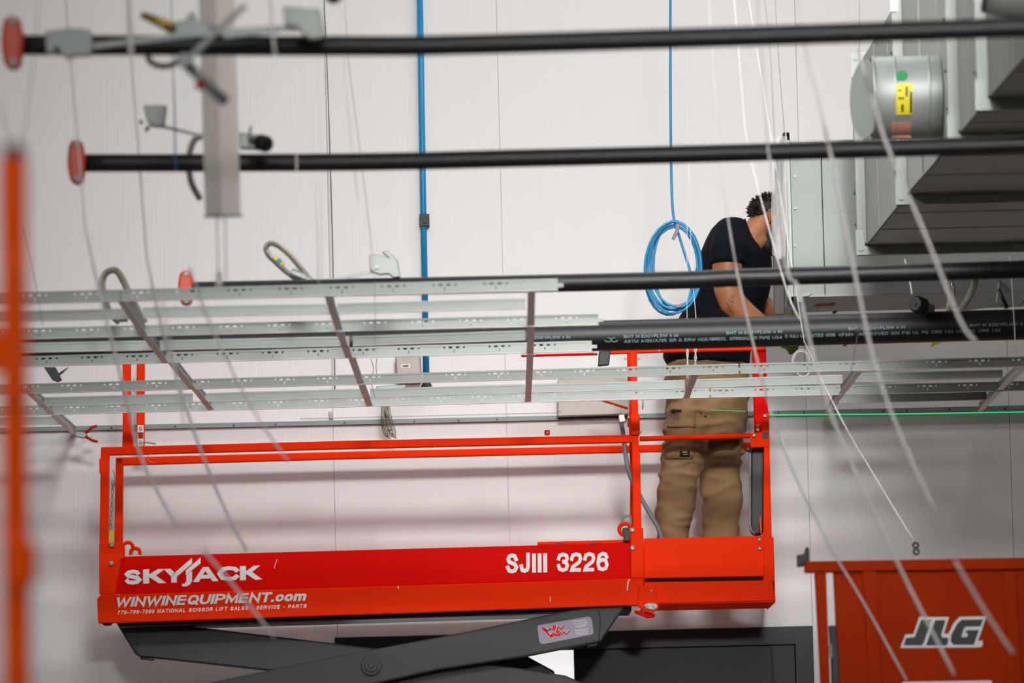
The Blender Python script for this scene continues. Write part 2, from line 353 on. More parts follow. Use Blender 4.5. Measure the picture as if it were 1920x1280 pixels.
# wall angle (perimeter moulding) with its screws
ZG = 1.6 + 1.703
za0 = P(-60, 811, YW - 0.03); za1 = P(2000, 766, YW - 0.03)
def z_at(x): return za0.z + (za1.z - za0.z) * (x - za0.x) / (za1.x - za0.x)
trim = empty('trim_1', ((za0.x + za1.x) / 2, YW, (za0.z + za1.z) / 2)); tag(trim, kind='structure')
mb = MB()
mb.prism([(za0.x, YW - 0.028, za0.z), (za1.x, YW - 0.028, za1.z), (za1.x, YW - 0.028, za1.z + 0.0015), (za0.x, YW - 0.028, za0.z + 0.0015)], (0, 0.028, 0))
mb.prism([(za0.x, YW - 0.0025, za0.z), (za1.x, YW - 0.0025, za1.z), (za1.x, YW - 0.0025, za1.z + 0.020), (za0.x, YW - 0.0025, za0.z + 0.020)], (0, 0.002, 0))
mb.build('wall_angle', M_angle, trim)
for x in (209, 328, 438, 517, 646, 777, 860, 932, 1073, 1508, 1656, 1780, 1884, 1460, 1700, 1360):
    c = P(x, proj((P(x, 780, YW).x, YW - 0.003, z_at(P(x, 780, YW).x) + 0.009))[1], YW - 0.006)
    MB().cyl(c, c + Vector((0, 0.005, 0)), 0.0042, 8).build('screw', M_blk, trim)
# horizontal panel seam line seen above the wall angle
tag(MB().box((wx(560), YW - 0.0015, P(760, 781, YW).z), (wx(1045), YW + 0.001, P(760, 779.5, YW).z)).build('trim_2', M_galvd), kind='structure')
# laser level line cast on the wall
pl = px_poly([(1442, 776.5), (1700, 774.5), (1925, 771), (1925, 773), (1700, 776.6), (1442, 779)], YW - 0.03)
tag(MB().prism(pl, (0, 0.001, 0)).build('laser_line', M_laser), 'thin bright green laser level line along the wall at the right', 'laser line')

# ================================================================ CEILING GRID
grid = empty('ceiling_grid', (0, 21.0, ZG), 'suspended ceiling grid of punched metal tees without tiles', 'ceiling grid')
UP = Vector((0, 0, 1))
def tee(p0, p1, holes, hgt=0.037, name='main_tee', phase=0.0, face=True, clip=True, pitch=0.1605):
    o = p0.copy(); o.z = p0.z; d = (p1 - p0); Lg = d.length; d.normalize(); t = UP.cross(d).normalized(); u = d.cross(t)
    if u.z < 0: u = -u
    w = 0.0009
    mb = MB(); B = lambda s0, s1, t0, t1, u0, u1: mb.obox(o, d, t, u, s0, s1, t0, t1, u0, u1)
    B(0, Lg, -w, w, 0, 0.009)
    B(0, Lg, -w, w, 0.019, 0.0232)
    B(0, Lg, -w, w, 0.0292, hgt - 0.006)
    B(0, Lg, -0.0035, 0.0035, hgt - 0.007, hgt)
    cuts1 = []; cuts2 = []
    if holes:
        s = 0.03 + phase
        while s < Lg - 0.05:
            for c, hw in ((-0.035, 0.0028), (-0.0125, 0.0062), (0.0125, 0.0062), (0.035, 0.0028)): cuts1.append((s + c - hw, s + c + hw))
            cuts2.append((s - 0.0014, s + 0.0014)); s += pitch
    def band(cuts, u0, u1):
        a = 0
        for c0, c1 in sorted(cuts):
            if c0 <= a or c1 >= Lg: continue
            B(a, c0, -w, w, u0, u1); a = c1
        B(a, Lg, -w, w, u0, u1)
    band(cuts1, 0.0232, 0.0292); band(cuts2, 0.009, 0.019)
    # tongue at the end
    if clip:
        B(Lg, Lg + 0.018, -w, w, 0.010, 0.022)
    ob = mb.build(name, M_tee, grid)
    if face:
        mb = MB(); mb.obox(o, d, t, u, 0, Lg, -0.012, 0.012, -0.0012, 0)
        f = mb.build('tee_face', M_teef, ob, label='white painted lower face')
    return ob
def row(x0, y0, x1, y1, holes=True, **k):
    return tee(PZ(x0, y0, ZG), PZ(x1, y1, ZG), holes, **k)
rA = (-60, 572, 1046, 544); rC = (-60, 638, 1122, 609); rE = (-60, 690, 1110, 658)
row(*rA, phase=.02, clip=True); row(*rC, phase=.05); row(*rE, phase=.09)
row(-60, 741, 1385, 700, phase=.04); row(1388, 700, 1960, 686, phase=.06)
row(-60, 781, 1330, 745, phase=.07); row(1333, 745, 1960, 731, phase=.02)
# splice slots of the main tees: dark pressed clips
def clipp(x, y, Yd, parent=grid):
    mb = MB(); c = P(x, y, Yd)
    mb.box(c + Vector((-0.013, -0.003, -0.006)), c + Vector((0.013, 0, 0.006)))
    mb.build('splice_clip', M_blk, parent)
# y direction cross tees
def Ydepth(x, y): return PZ(x, y, ZG)
def cross(xa, ya, xb, yb):
    a = PZ(xa, ya, ZG); b = PZ(xb, yb, ZG); X = (a.x + b.x) / 2
    return tee(Vector((a.x * .6 + X * .4, a.y + 0.013, ZG)), Vector((b.x * .6 + X * .4, b.y - 0.013, ZG)), False, hgt=0.034, name='cross_tee', clip=False)
segs = [((996, 546), (995.5, 611)), ((995, 612), (994, 663)), ((994, 663), (992, 711)), ((992, 711), (990, 753)),
        ((616, 555), (636, 619)), ((636, 621), (655, 671)), ((659, 671), (677, 719)), ((677, 721), (694, 761)),
        ((228, 563), (270, 629)), ((272, 629), (311, 680)), ((320, 680), (362, 729)), ((364, 729), (397, 768)),
        ((55, 736), (98, 776)), ((99, 778), (146, 818)),
        ((1303, 702), (1287, 746)),
        ((1612, 696), (1577, 739)), ((1576, 740), (1551, 776)),
        ((1921, 688), (1874, 731)), ((1872, 732), (1838, 771))]
for (a, b) in segs: cross(*a, *b)
def mid(x0, y0, x1, y1):
    return tee(PZ(x0, y0, ZG), PZ(x1, y1, ZG), False, hgt=0.033, name='cross_tee', clip=False)
for m_ in [(-40, 604, 243, 597), (268, 595, 622, 588), (632, 588, 985, 578), (-40, 662, 285, 656), (300, 656, 655, 648), (662, 648, 985, 637),
           (70, 761, 362, 753), (378, 753, 680, 744.5), (694, 744.5, 985, 736), (998, 736, 1284, 728), (1300, 727, 1580, 718), (1600, 716, 1880, 709),
           (1570, 756, 1850, 749), (-60, 799, 118, 795)]:
    mid(*m_)
for c in [(946, 529, 17.75), (947, 541, 17.75), (1034, 643, 20.15), (1034, 654, 20.15), (1341, 683, 21.28), (1341, 693, 21.28), (1320, 728, 22.4), (1319, 736, 22.4), (232, 600, 18.6)]:
    clipp(*c)
clp = None
# spring clamp biting the cross tee at the left
cl = empty('spring_clamp', P(160, 815, 23.2), 'orange tipped spring clamp gripping the left end of the grid', 'clamp')
px_tube('handle', [(160, 812), (172, 801), (182, 798)], 23.2, 0.006, M_jlg, cl)
px_tube('handle', [(160, 818), (172, 825), (183, 828)], 23.2, 0.006, M_jlg, cl)
slab('jaw', [(140, 808), (158, 810), (164, 815), (158, 822), (140, 818)], 23.18, 0.02, M_zinc, cl)

# ================================================================ SPRINKLER PIPES
def pipe(name, pts, Y, r, label, n=28):
    q = spline([P(x, y, Y) for x, y in pts], 6)
    o = MB().tube(q, r, n).build(name, M_pipe, smooth=True)
    tag(o, label, 'pipe', 'black steel sprinkler pipes')
    return o
pipe('sprinkler_pipe', [(28, 84.5), (640, 86), (860, 84), (1400, 68), (1860, 53), (2000, 48)], 13.2, 0.0237, 'black sprinkler pipe highest in view, ending in the top left red coupling')
pipe('sprinkler_pipe', [(148, 305.5), (640, 304), (1000, 296), (1400, 286), (1900, 271), (2000, 268)], 15.4, 0.0243, 'black sprinkler pipe second from the top, crossing behind the beige post')
pipe('sprinkler_pipe', [(350, 545), (700, 538), (1240, 526), (1400, 520), (1900, 505.5), (2000, 503)], 18.6, 0.0292, 'black sprinkler pipe crossing the coil of blue cable')
Y4 = 20.5; R4 = 0.0555
c4 = [(-60, 657), (60, 654), (640, 641), (1240, 626.5), (1900, 608.5), (2000, 606)]
p4 = pipe('sprinkler_pipe', c4, Y4, R4, 'thickest black sprinkler pipe with printed lettering, just above the grid')
def yc4(px):
    for (a, ya), (b, yb) in zip(c4[:-1], c4[1:]):
        if a <= px <= b: return ya + (yb - ya) * (px - a) / (b - a)
    return c4[-1][1]
def on_pipe(px, py):
    v = (yc4(px) - py) / F * Y4; v = max(-R4 * .97, min(R4 * .97, v))
    return P(px, py, Y4 - math.sqrt(R4 * R4 - v * v) - 0.0012)
M_print = mat('pale_pipe_print', rgb(150, 170, 176), 0.7, var=0.5, scale=60)
def pl(x0, x1, txt, dy, h):
    k = -0.027
    lettering('lettering', txt, ((x0, yc4(x0) + dy), (x1, yc4(x1) + dy), h), on_pipe, M_print, p4)
pl(1003, 1069, 'EDDYFLOW 4 IN', 4, 6)
pl(1170, 1271, 'BMT M EDDYFLOW 4 IN', 6, 6.5)
pl(1170, 1345, 'ASTM A135/A795 GR A ERW NDE/NH', 15, 6.5)
pl(1334, 1467, 'STEEL SPRINKLER PIPE USA', 15, 6.5)
pl(1362, 1466, 'BMT M EDDYFLOW 4 IN', 4, 6.5)
pl(1472, 1566, 'C (UL) US LISTED 4595', 13, 6.5)
pl(1572, 1600, '<FM>', 13, 6.5)
pl(1610, 1876, 'APPROVED 300 PSI UL PE CRR 1.00 CUL PE CRR 1.00', 13, 6.5)
pl(1591, 1697, 'BMT M EDDYFLOW 4 IN', 2, 6)
pl(1818, 1930, 'BMT M EDDYFLOW 4 IN', 2, 6)
mb = MB()
for s in (-1, 1):
    pts = [on_pipe(1146 + s * 6 + s * 6 * math.cos(a), yc4(1146) + 8 + 4 * math.sin(a)) for a in [i * 0.45 for i in range(12)]]
    mb.tube(pts, 0.0012, 4)
mb.build('printed_mark', M_print, p4)
def coupling(x0, x1, y0, y1, Y, label):
    cx = (x0 + x1) / 2; c = P(cx, (y0 + y1) / 2, Y); hw = (x1 - x0) / 2 / F * Y; hh = (y1 - y0) / 2 / F * Y
    e = empty('pipe_coupling', c, label, 'pipe coupling', 'red couplings on the pipe ends')
    n = 24; pts = []
    for i in range(n):
        a = 2 * math.pi * i / n; s = math.sin(a)
        pts.append(c + Vector((hw * math.copysign(abs(math.cos(a)) ** 0.55, math.cos(a)), -hw * 1.15, hh * s)))
    MB().prism(pts, (0, hw * 2.3, 0)).build('housing', M_cap, e, bevel=hw * 0.35)
    for s in (-1, 1):
        b = c + Vector((hw * 0.1, -hw * 1.4, s * hh * 0.78))
        MB().cyl(b, b + Vector((0, hw * 0.5, 0)), hw * 0.38, 8).build('bolt', M_zinc, e, bevel=0.001)
    mb = MB(); mb.cyl(c + Vector((-hw * 1.02, 0, 0)), c + Vector((hw * 1.02, 0, 0)), hw * 1.05, 20); mb.build('collar', M_cap, e, bevel=0.002)
coupling(4, 45, 30, 132, 13.2, 'red pipe coupling at the top left corner, largest of the three')
coupling(128, 161, 262, 347, 15.4, 'red pipe coupling closing the second pipe from the top')
coupling(335, 363, 507, 573, 18.6, 'smallest red pipe coupling, half hidden behind a grid tee')

# sprinkler drop hardware -------------------------------------------------
def bracket(name_label, plates, bars, Y, hose=None, head=None, others=()):
    pts = plates[0]
    e = empty('sprinkler_bracket', P(pts[0][0], pts[0][1], Y), name_label, 'bracket')
    for pl_ in plates: slab('side_plate', pl_, Y - 0.015, 0.03, M_zinc, e, 0.003)
    for b in bars: px_tube('square_bar', b[0], Y, b[1], M_zinc, e, n=4, smooth=False)
    for nm, pt, r, m in others: px_tube(nm, pt, Y - 0.02, r, m, e)
    return e
e = bracket('grey sprinkler bracket on the top pipe beside the top left red coupling',
        [[(84, 58), (118, 54), (128, 52), (165, 54), (173, 62), (172, 103), (135, 105), (130, 112), (120, 103), (86, 98)]],
        [([(165, 88), (330, 68), (395, 62), (560, 50)], 0.009)], 13.1)
disc('bolt', 106, 92, 13.07, 0.007, 0.01, M_blk, e)
e = bracket('grey hanging plate bracket above the top pipe, left of the long wire',
        [[(530, 12), (600, 16), (610, 70), (580, 74), (560, 55), (534, 48)]], [([(420, 68), (540, 54), (575, 50)], 0.008)], 13.1)
disc('bolt', 550, 44, 13.06, 0.009, 0.01, M_zinc, e)
e = bracket('small grey bracket holding a bar left of the beige post',
        [[(268, 197), (313, 197), (308, 236), (290, 238), (276, 228)]], [([(284, 233), (330, 243), (375, 254), (420, 262)], 0.006)], 15.3)
for q in ((264, 228), (276, 240)): disc('bolt', q[0], q[1], 15.28, 0.005, 0.02, M_blk, e)
px_tube('wing_screw', [(272, 246), (286, 232)], 15.28, 0.004, M_zinc, e)
e = bracket('grey folded bracket with a sloping bar beside the blue conduit',
        [[(692, 478), (700, 475), (745, 487), (751, 519), (738, 520), (728, 513), (712, 515), (694, 508)], [(716, 472), (726, 469), (744, 486), (736, 489)]],
        [([(560, 530), (620, 526), (712, 505)], 0.0085)], 18.6)
disc('bolt_hole', 706, 500, 18.57, 0.006, 0.004, M_white, e)
e = bracket('dark bracket arm with wing screw near the right edge, above the thick pipe',
        [[(1872, 530), (1878, 528), (1898, 545), (1902, 570), (1888, 578), (1868, 566)]], [([(1800, 582), (1850, 574), (1885, 565)], 0.006)], 20.35)
px_tube('wing_screw', [(1872, 542), (1888, 576)], 20.3, 0.007, M_blk, e)
px_tube('rod', [(1874, 524), (1874, 548)], 20.3, 0.004, M_zinc, e)
# hoses
def hose(name_label, pts, Y, r, fit=None, band=None):
    q = spline([P(*p, Y) for p in pts], 8)
    e = empty('flexible_sprinkler_hose', q[0], name_label, 'hose', 'braided steel sprinkler hoses')
    MB().tube(q, r, 14).build('braided_hose', M_braid, e, smooth=True)
    if fit:
        for a, b, rr in fit: MB().cyl(P(*a, Y - .01), P(*b, Y - .01), rr, 8).build('fitting', M_zinc, e, 0.002)
    if band:
        for a, b, m in band: MB().cyl(P(*a, Y), P(*b, Y), r * 1.12, 14).build('band', m, e)
    return e
hose('arched braided hose standing behind the left end of the grid', [(224, 604), (206, 585), (194, 550), (193, 522), (204, 508), (219, 508), (232, 528), (243, 552), (258, 580), (272, 605)], 18.9, 0.0115)
hose('folded braided hose with a blue and yellow band above the grid', [(600, 548), (585, 528), (566, 505), (545, 480), (524, 462), (508, 456), (499, 463), (503, 477), (516, 490), (532, 505), (552, 520), (572, 530), (590, 540)], 18.7, 0.0092,
     fit=[((546, 510), (575, 522), 0.015), ((568, 520), (592, 530), 0.011)], band=[((515, 483), (519, 488), M_yel), ((520, 487), (526, 494), M_blue), ((527, 493), (530, 497), M_yel)])
hose('short braided hose curving behind the beige post', [(384, 254), (367, 260), (357, 280), (354, 310), (360, 345), (376, 374)], 15.6, 0.009)
hose('pale hose stub under the top pipe behind the strut', [(276, 104), (285, 118), (305, 124), (325, 120), (340, 108)], 13.5, 0.008)
hose('left one of the two braided hoses at the right under the third pipe', [(1770, 500), (1778, 525), (1784, 545), (1784, 566), (1778, 590)], 20.8, 0.0155)
hose('right one of the two braided hoses at the right under the third pipe', [(1832, 500), (1828, 530), (1820, 552), (1808, 572), (1795, 592)], 20.8, 0.0145)
# black capped sprinkler heads
def head(x, y, r_px, Y, label, stem):
    e = empty('capped_sprinkler', P(x, y, Y), label, 'sprinkler head', 'capped sprinkler heads')
    rr = r_px / F * Y; c = P(x, y, Y)
    ax = (P(stem[0], stem[1], Y + 0.06) - c).normalized()
    MB().tube([c - ax * rr * .3, c, c + ax * rr * 1.3], [rr * .82, rr, rr], 22).build('protective_cap', M_blk, e, bevel=0.002)
    MB().cyl(c - ax * rr * .42, c - ax * rr * .2, rr * .22, 12).build('cap_nub', M_blk, e)
    MB().cyl(c + ax * rr * 1.3, c + ax * rr * 3.2, rr * .55, 12).build('body', M_zinc, e)
head(499, 270, 16, 15.2, 'black capped sprinkler head just right of the beige post', (470, 262))
head(1718, 570, 16, 20.4, 'black capped sprinkler head above the thick pipe at the right', (1740, 577))
head(624, -8, 17, 13.2, 'black capped sprinkler head cut by the top edge', (640, -30))
e = empty('drop_fitting', P(480, 262, 15.3), 'grey clamp block on a bar between beige post and sprinkler cap', 'clamp')
slab('clamp_block', [(448, 247), (484, 252), (486, 280), (450, 278)], 15.35, 0.03, M_zinc, e, 0.003)
px_tube('screw', [(468, 250), (471, 236)], 15.3, 0.003, M_blk, e)
# near strut with pivot (blurred) and brass valve
e = empty('angled_strut', P(350, 110, 12.2), 'grey elbowed strut hanging in front of the top pipe and beige post', 'strut')
px_tube('upper_bar', [(460, 10), (405, 60), (352, 112)], 12.2, 0.0085, M_galvd, e, n=4, smooth=False)
px_tube('tube', [(338, 108), (380, 150), (424, 192)], 12.2, 0.012, M_zinc, e, n=12)
px_tube('orange_ring', [(372, 154), (380, 162)], 12.15, 0.0128, M_jlg, e, n=12, label='orange ring')
disc('hub', 345, 112, 12.15, 0.016, 0.03, M_zinc, e)
e = empty('pipe_valve', P(300, 45, 13.3), 'yellowed brass valve and clamp on top of the highest pipe', 'valve')
px_tube('nozzle', [(265, 27), (300, 42), (330, 55)], 13.25, [0.008, 0.012, 0.017], M_brass, e, n=12)
slab('clamp', [(325, 42), (350, 36), (356, 22), (364, 22), (368, 38), (398, 44), (418, 62), (398, 72), (330, 70)], 13.2, 0.04, M_zinc, e)
disc('bolt', 398, 60, 13.18, 0.012, 0.02, M_blk, e)
# beige square post
e = empty('beige_post', P(400, 300, 14.2), 'beige square post hanging in front of the pipes, blurred', 'post')
sh = [P(384, 405, 14.2), P(416, 405, 14.16), P(452, 403, 14.2), P(420, 403, 14.24)]
dtop = P(372, -20, 14.2) - P(384, 405, 14.2)
MB().prism(sh, dtop).build('shaft', M_beige, e, 0.002)
sh2 = [P(382, 408, 14.2), P(417, 408, 14.155), P(455, 406, 14.2), P(420, 406, 14.25)]
MB().prism(sh2, (0, 0, 0.006)).build('end_plate', M_galvd, e)
px_tube('suspension_cable', [(407, 408), (408, 470), (410, 528)], 14.2, 0.0018, M_wire, e, n=6)
px_tube('suspension_cable', [(422, 408), (423, 470), (424, 525)], 14.2, 0.0014, M_blue, e, n=6, label='thin blue cable')
slab('cable_sleeve', [(405, 508), (415, 508), (416, 536), (405, 536)], 14.2, 0.01, M_beige, e, 0.002)

# ================================================================ DUCTS
def duct_main():
    e = empty('main_duct', P(1700, 400, 19.5), 'large stepped galvanised duct with bolted flanges, upper right', 'duct')
    ZB = 1.6 + 2.185; ZT = 1.6 + 2.88; X1 = 3.0
    Ys = [21.3, 19.6, 17.9, 17.05, 15.2]
    XL = [P(1624, 452, 21.3).x, P(1700, 367, 19.6).x, P(1799, 252, 17.9).x, P(1853, 195, 17.05).x]; XL.append(XL[3] + .06)
    for i in range(4):
        ya, yb = Ys[i + 1] + 0.02, Ys[i] - 0.02
        # left side sheet with pressed beads
        xa, xb = XL[i + 1], XL[i]
        MB().prism([(xa, ya, ZB), (xb, yb, ZB), (xb, yb, ZT), (xa, ya, ZT)], (0.004, 0, 0)).build('side_sheet', M_galv, e)
        for k in (0.33, 0.66):
            yy = ya + (yb - ya) * k; xx = xa + (xb - xa) * k
            MB().cyl((xx, yy, ZB + 0.01), (xx, yy, ZT - 0.01), 0.005, 6).build('stiffening_bead', M_galv, e)
        MB().prism([(xa, ya, ZB), (xb, yb, ZB), (X1, yb, ZB), (X1, ya, ZB)], (0, 0, 0.004)).build('bottom_sheet', M_galv, e)
        for k in (0.33, 0.66):
            yy = ya + (yb - ya) * k; xx = xa + (xb - xa) * k
            MB().tube([(xx + 0.01, yy, ZB + 0.002), (X1, yy, ZB + 0.002)], 0.006, 12).build('stiffening_bead', M_galv, e, smooth=True)
        MB().prism([(xa, ya, ZT), (xb, yb, ZT), (X1, yb, ZT), (X1, ya, ZT)], (0, 0, 0.004)).build('top_sheet', M_galv, e)
    for i, y in enumerate(Ys):
        fw = 0.036; X0 = XL[i]
        mb = MB()
        # flange ring as an angle frame, near face with a lip
        for (a, b) in (((X0 - fw, y - 0.02, ZB - fw), (X0 + 0.012, y + 0.02, ZT + fw)), ((X0 - fw, y - 0.02, ZB - fw), (X1, y + 0.02, ZB + 0.012)), ((X0 - fw, y - 0.02, ZT), (X1, y + 0.02, ZT + fw))):
            mb.box(a, b)
        mb.build('flange', M_galvd, e, 0.003)
        mb = MB(); mb.box((X0 - fw + 0.016, y - 0.026, ZB - fw + 0.016), (X0 - fw + 0.022, y - 0.018, ZT + fw)); mb.box((X0 - fw + 0.016, y - 0.026, ZB - fw + 0.016), (X1, y - 0.018, ZB - fw + 0.022))
        mb.build('flange_rib', M_galv, e)
        for zc in (ZB - fw + 0.004, ZT + fw - 0.004):
            s = 1 if zc < 4.2 else -1
            mb = MB(); mb.prism([(X0 - fw - 0.004, y - 0.027, zc - s * 0.004), (X0 + 0.085, y - 0.027, zc - s * 0.004), (X0 + 0.085, y - 0.027, zc + s * 0.024), (X0 - fw + 0.03, y - 0.027, zc + s * 0.03), (X0 - fw + 0.024, y - 0.027, zc + s * 0.09), (X0 - fw - 0.004, y - 0.027, zc + s * 0.09)], (0, 0.006, 0))
            mb.build('corner_plate', M_zinc, e)
            c = Vector((X0 - 0.022, y - 0.034, zc + s * 0.018))
            MB().cyl(c, c + Vector((0, 0.008, 0)), 0.009, 6).build('bolt', M_zinc, e)
        for zz in (ZB + 0.08, ZB + 0.2, ZT - 0.2, ZT - 0.33):
            c = Vector((X0 - fw - 0.006, y - 0.01, zz)); MB().cyl(c, c + Vector((0.008, 0, 0)), 0.005, 6).build('screw', M_blk, e)
        for xx in (X0 + 0.15, X0 + 0.55, X0 + 0.95):
            mb = MB(); mb.box((xx, y - 0.029, ZB - fw - 0.002), (xx + 0.18, y - 0.019, ZB - 0.008)); mb.build('drive_cleat', M_galvd, e, 0.001)
    return e
DUCT = duct_main()
# round spin-in collar with stickers on the left face of the duct
def collar():
    e = empty('round_collar', P(1690, 180, 18.7), 'round collar with green dot and yellow sticker'); e.parent = DUCT; e.location = wloc(e) - wloc(DUCT)
    Yc = 18.45; r = 78 / F * Yc
    a = P(1634, 184, Yc); b = P(1762, 181, Yc)
    ax = (b - a).normalized()
    MB().tube([a, a + ax * .008, a + (b - a) * .45, b], [r * .96, r, r, r], 40, cap=False).build('sleeve', M_galv, e, smooth=True)
    for k in (0.02, 0.33, 0.82):
        c = a + (b - a) * k; MB().tube([c - ax * .004, c, c + ax * .004], [r, r * 1.035, r], 40, cap=False).build('bead', M_zinc, e, smooth=True)
    # damper blade, turned open inside the mouth
    c = a + ax * 0.01; n = 28
    c = P(1621, 186, Yc)
    q = [c + Vector((-0.042 * math.cos(t), math.cos(t) * r * .8, math.sin(t) * r * .95)) for t in [2 * math.pi * i / n for i in range(n)]]
    MB().prism(q, (0.004, 0, 0)).build('damper_blade', M_galv, e)
    MB().tube([a + ax * .004, a + ax * .008], r * .95, 30).build('dark_mouth', M_blk, e)
    def cyl_pt(px, py):
        zc = (a.z + (b.z - a.z) * (px - 1634) / 114.0); Yp = Yc
        for _ in range(5):
            v = max(-r * .97, min(r * .97, P(px, py, Yp).z - zc)); Yp = Yc - math.sqrt(r * r - v * v)
        return P(px, py, Yp - .004)
    def wrap(name, x0, x1, y0, y1, m, oval=False):
        mb = MB(); nx, ny = (1, 8)
        if oval:
            for j in range(9):
                yy = y0 + (y1 - y0) * j / 8; hw = (x1 - x0) / 2 * math.sqrt(max(0.01, 1 - (j / 4 - 1) ** 2)); cx = (x0 + x1) / 2
                mb.v += [cyl_pt(cx - hw, yy), cyl_pt(cx + hw, yy)]
            for j in range(8): mb.f.append((2 * j, 2 * j + 1, 2 * j + 3, 2 * j + 2))
        elif 0:
            n = 20; mb.v = [cyl_pt((x0 + x1) / 2 + (x1 - x0) / 2 * math.cos(t), (y0 + y1) / 2 + (y1 - y0) / 2 * math.sin(t)) for t in [2 * math.pi * i / n for i in range(n)]]; mb.f = [tuple(range(n))]
        else:
            for j in range(ny + 1):
                for i in range(nx + 1): mb.v.append(cyl_pt(x0 + (x1 - x0) * i / nx, y0 + (y1 - y0) * j / ny))
            for j in range(ny): mb.f.append((2 * j, 2 * j + 1, 2 * j + 3, 2 * j + 2))
        return mb.build(name, m, e)
    wrap('green_dot', 1680, 1702, 132, 151, M_grn, True)
    wrap('yellow_sticker', 1680, 1711, 157, 215, M_yel)
    wrap('salmon_label', 1672, 1708, 228, 258, M_pink)
    for (x0, x1, y0, y1) in ((1706, 1710, 172, 212), (1698, 1702, 162, 181), (1684, 1695, 183, 186), (1690, 1694, 196, 210), (1684, 1690, 168, 171)):
        o = wrap('printed_line', x0, x1, y0, y1, M_blk); o.location += Vector((0, -0.002, 0))
collar()
# rear duct running along the wall, its open end at the worker
def duct_rear():
    e = empty('branch_duct', P(1600, 430, 22.2), 'smaller galvanised duct along the wall that the worker leans into', 'duct')
    Yf, Yb = 21.98, 22.66
    tl = P(1480, 266, Yf); bl = P(1480, 556, Yf); X0 = tl.x; X1 = 2.75
    zt, zb = tl.z, bl.z
    for i, (xa, xb) in enumerate(((X0, X0 + 0.12), (X0 + 0.124, X0 + 0.93), (X0 + 0.934, X1))):
        MB().box((xa, Yf, zb), (xb, Yf + 0.003, zt)).build('front_sheet', M_galv, e)
        MB().box((xa, Yf, zb), (xb, Yb, zb + 0.003)).build('bottom_sheet', M_galv, e)
        MB().box((xa, Yf, zt), (xb, Yb, zt + 0.003)).build('top_sheet', M_galv, e)
    MB().box((X0, Yb - 0.003, zb), (X1, Yb, zt)).build('back_sheet', M_galv, e)
    for y_ in (266, 556):
        z = P(1480, y_, Yf).z; MB().box((X0, Yf - 0.004, z - 0.003), (X1, Yf, z + 0.003)).build('seam', M_zinc, e)
    mb = MB(); fw = 0.034
    mb.box((X0 - 0.026, Yf - fw, zb - fw), (X0, Yf + 0.004, zt + fw)); mb.box((X0 - 0.026, Yb - 0.004, zb - fw), (X0, Yb + fw, zt + fw))
    mb.box((X0 - 0.026, Yf - fw, zb - fw), (X0, Yb + fw, zb)); mb.box((X0 - 0.026, Yf - fw, zt), (X0, Yb + fw, zt + fw))
    mb.build('end_flange', M_zinc, e, 0.003)
    mb = MB(); mb.box((X0 - 0.018, Yf - fw - .006, zb - fw), (X0 - 0.012, Yf - fw, zt + fw)); mb.build('flange_rib', M_galvd, e)
    for yy in (390, 460, 330, 520):
        c = P(1491, yy, Yf - 0.006); MB().cyl(c, c + Vector((0, 0.006, 0)), 0.006, 8).build('screw', M_zinc, e)
    slab('hanger_bracket', [(1478, 549), (1484, 545), (1495, 549), (1506, 549), (1518, 545), (1522, 550), (1516, 555), (1505, 556), (1504, 566), (1496, 566), (1495, 556), (1482, 555)], Yf - 0.012, 0.008, M_zinc, e, 0.001)
    # plastic film over the open end, flapping past the flange
    pts = [(1449, 262), (1463, 254), (1476, 256), (1474, 400), (1473, 480), (1462, 486), (1448, 478), (1446, 400), (1447, 320)]
    slab('plastic_film', pts, Yf - 0.05, 0.0015, M_film, e, 0)
    slab('flange_edge', [(1450, 480), (1471, 478), (1471, 589), (1451, 589)], Yf - 0.046, 0.01, mat('painted_flange_reflection', rgb(62, 55, 50), .5, .2, var=.6, scale=25, stretch=(3, 1, .5)), e, 0.003)  # dark reflections in the flange metal are put into this brown colour
    slab('paper_label', [(1532, 569), (1569, 567), (1562, 573), (1524, 575)], Yf + .2, 0.002, M_pink, e, 0)
duct_rear()
# elbow cut by the top right corner
e = empty('duct_elbow', P(1890, 0, 14.9), 'dark mouthed round elbow cut by the top right corner', 'duct elbow')
q = [P(1850, -16, 14.9), P(1872, -12, 14.9), P(1905, -8, 14.9), P(1960, -8, 14.9)]
MB().tube(q, [0.055, 0.06, 0.06, 0.06], 24).build('sleeve', M_galv, e, smooth=True)
MB().tube([P(1846, -16, 14.9), P(1851, -15, 14.9)], [0.05, 0.058], 24).build('dark_mouth', M_blk, e)

# ================================================================ WALL SERVICES
def wallpt(x, y, off=0.03): return P(x, y, YW - off)
o = empty('blue_conduit', wallpt(794, 345), 'bright blue vertical conduit clamped to the white wall', 'conduit')
MB().tube([wallpt(787, -40), wallpt(793, 345), wallpt(799.5, 700)], 0.0128, 16).build('tube', M_blue, o, smooth=True)
MB().box(wallpt(787, 424, 0.05), wallpt(805, 403, 0.0)).build('pipe_clamp', M_blk, o, 0.002)
MB().box(wallpt(794, 418, 0.056), wallpt(800, 408, 0.05)).build('clamp_clip', M_dark, o, 0.001)
MB().tube([wallpt(799.5, 700), wallpt(799.8, 716), wallpt(800, 724)], [0.014, 0.014, 0.024], 14).build('fitting', M_blk, o)
e = empty('junction_box', wallpt(765, 690), 'grey steel junction box with white label left of the blue conduit', 'electrical box')
slab('box_body', [(741, 668), (788, 667), (790, 714), (745, 715)], YW - 0.09, 0.085, M_box, e, 0.004)
slab('label_plate', [(752, 683), (769, 682), (769, 689), (752, 690)], YW - 0.092, 0.002, M_white, e, 0)
slab('label_print', [(755, 685), (766, 684), (766, 687), (755, 687.5)], YW - 0.0935, 0.001, M_blk, e, 0)
slab('lower_bar', [(705, 724), (760, 720), (762, 727), (706, 731)], YW - 0.07, 0.05, M_zinc, e, 0.003)
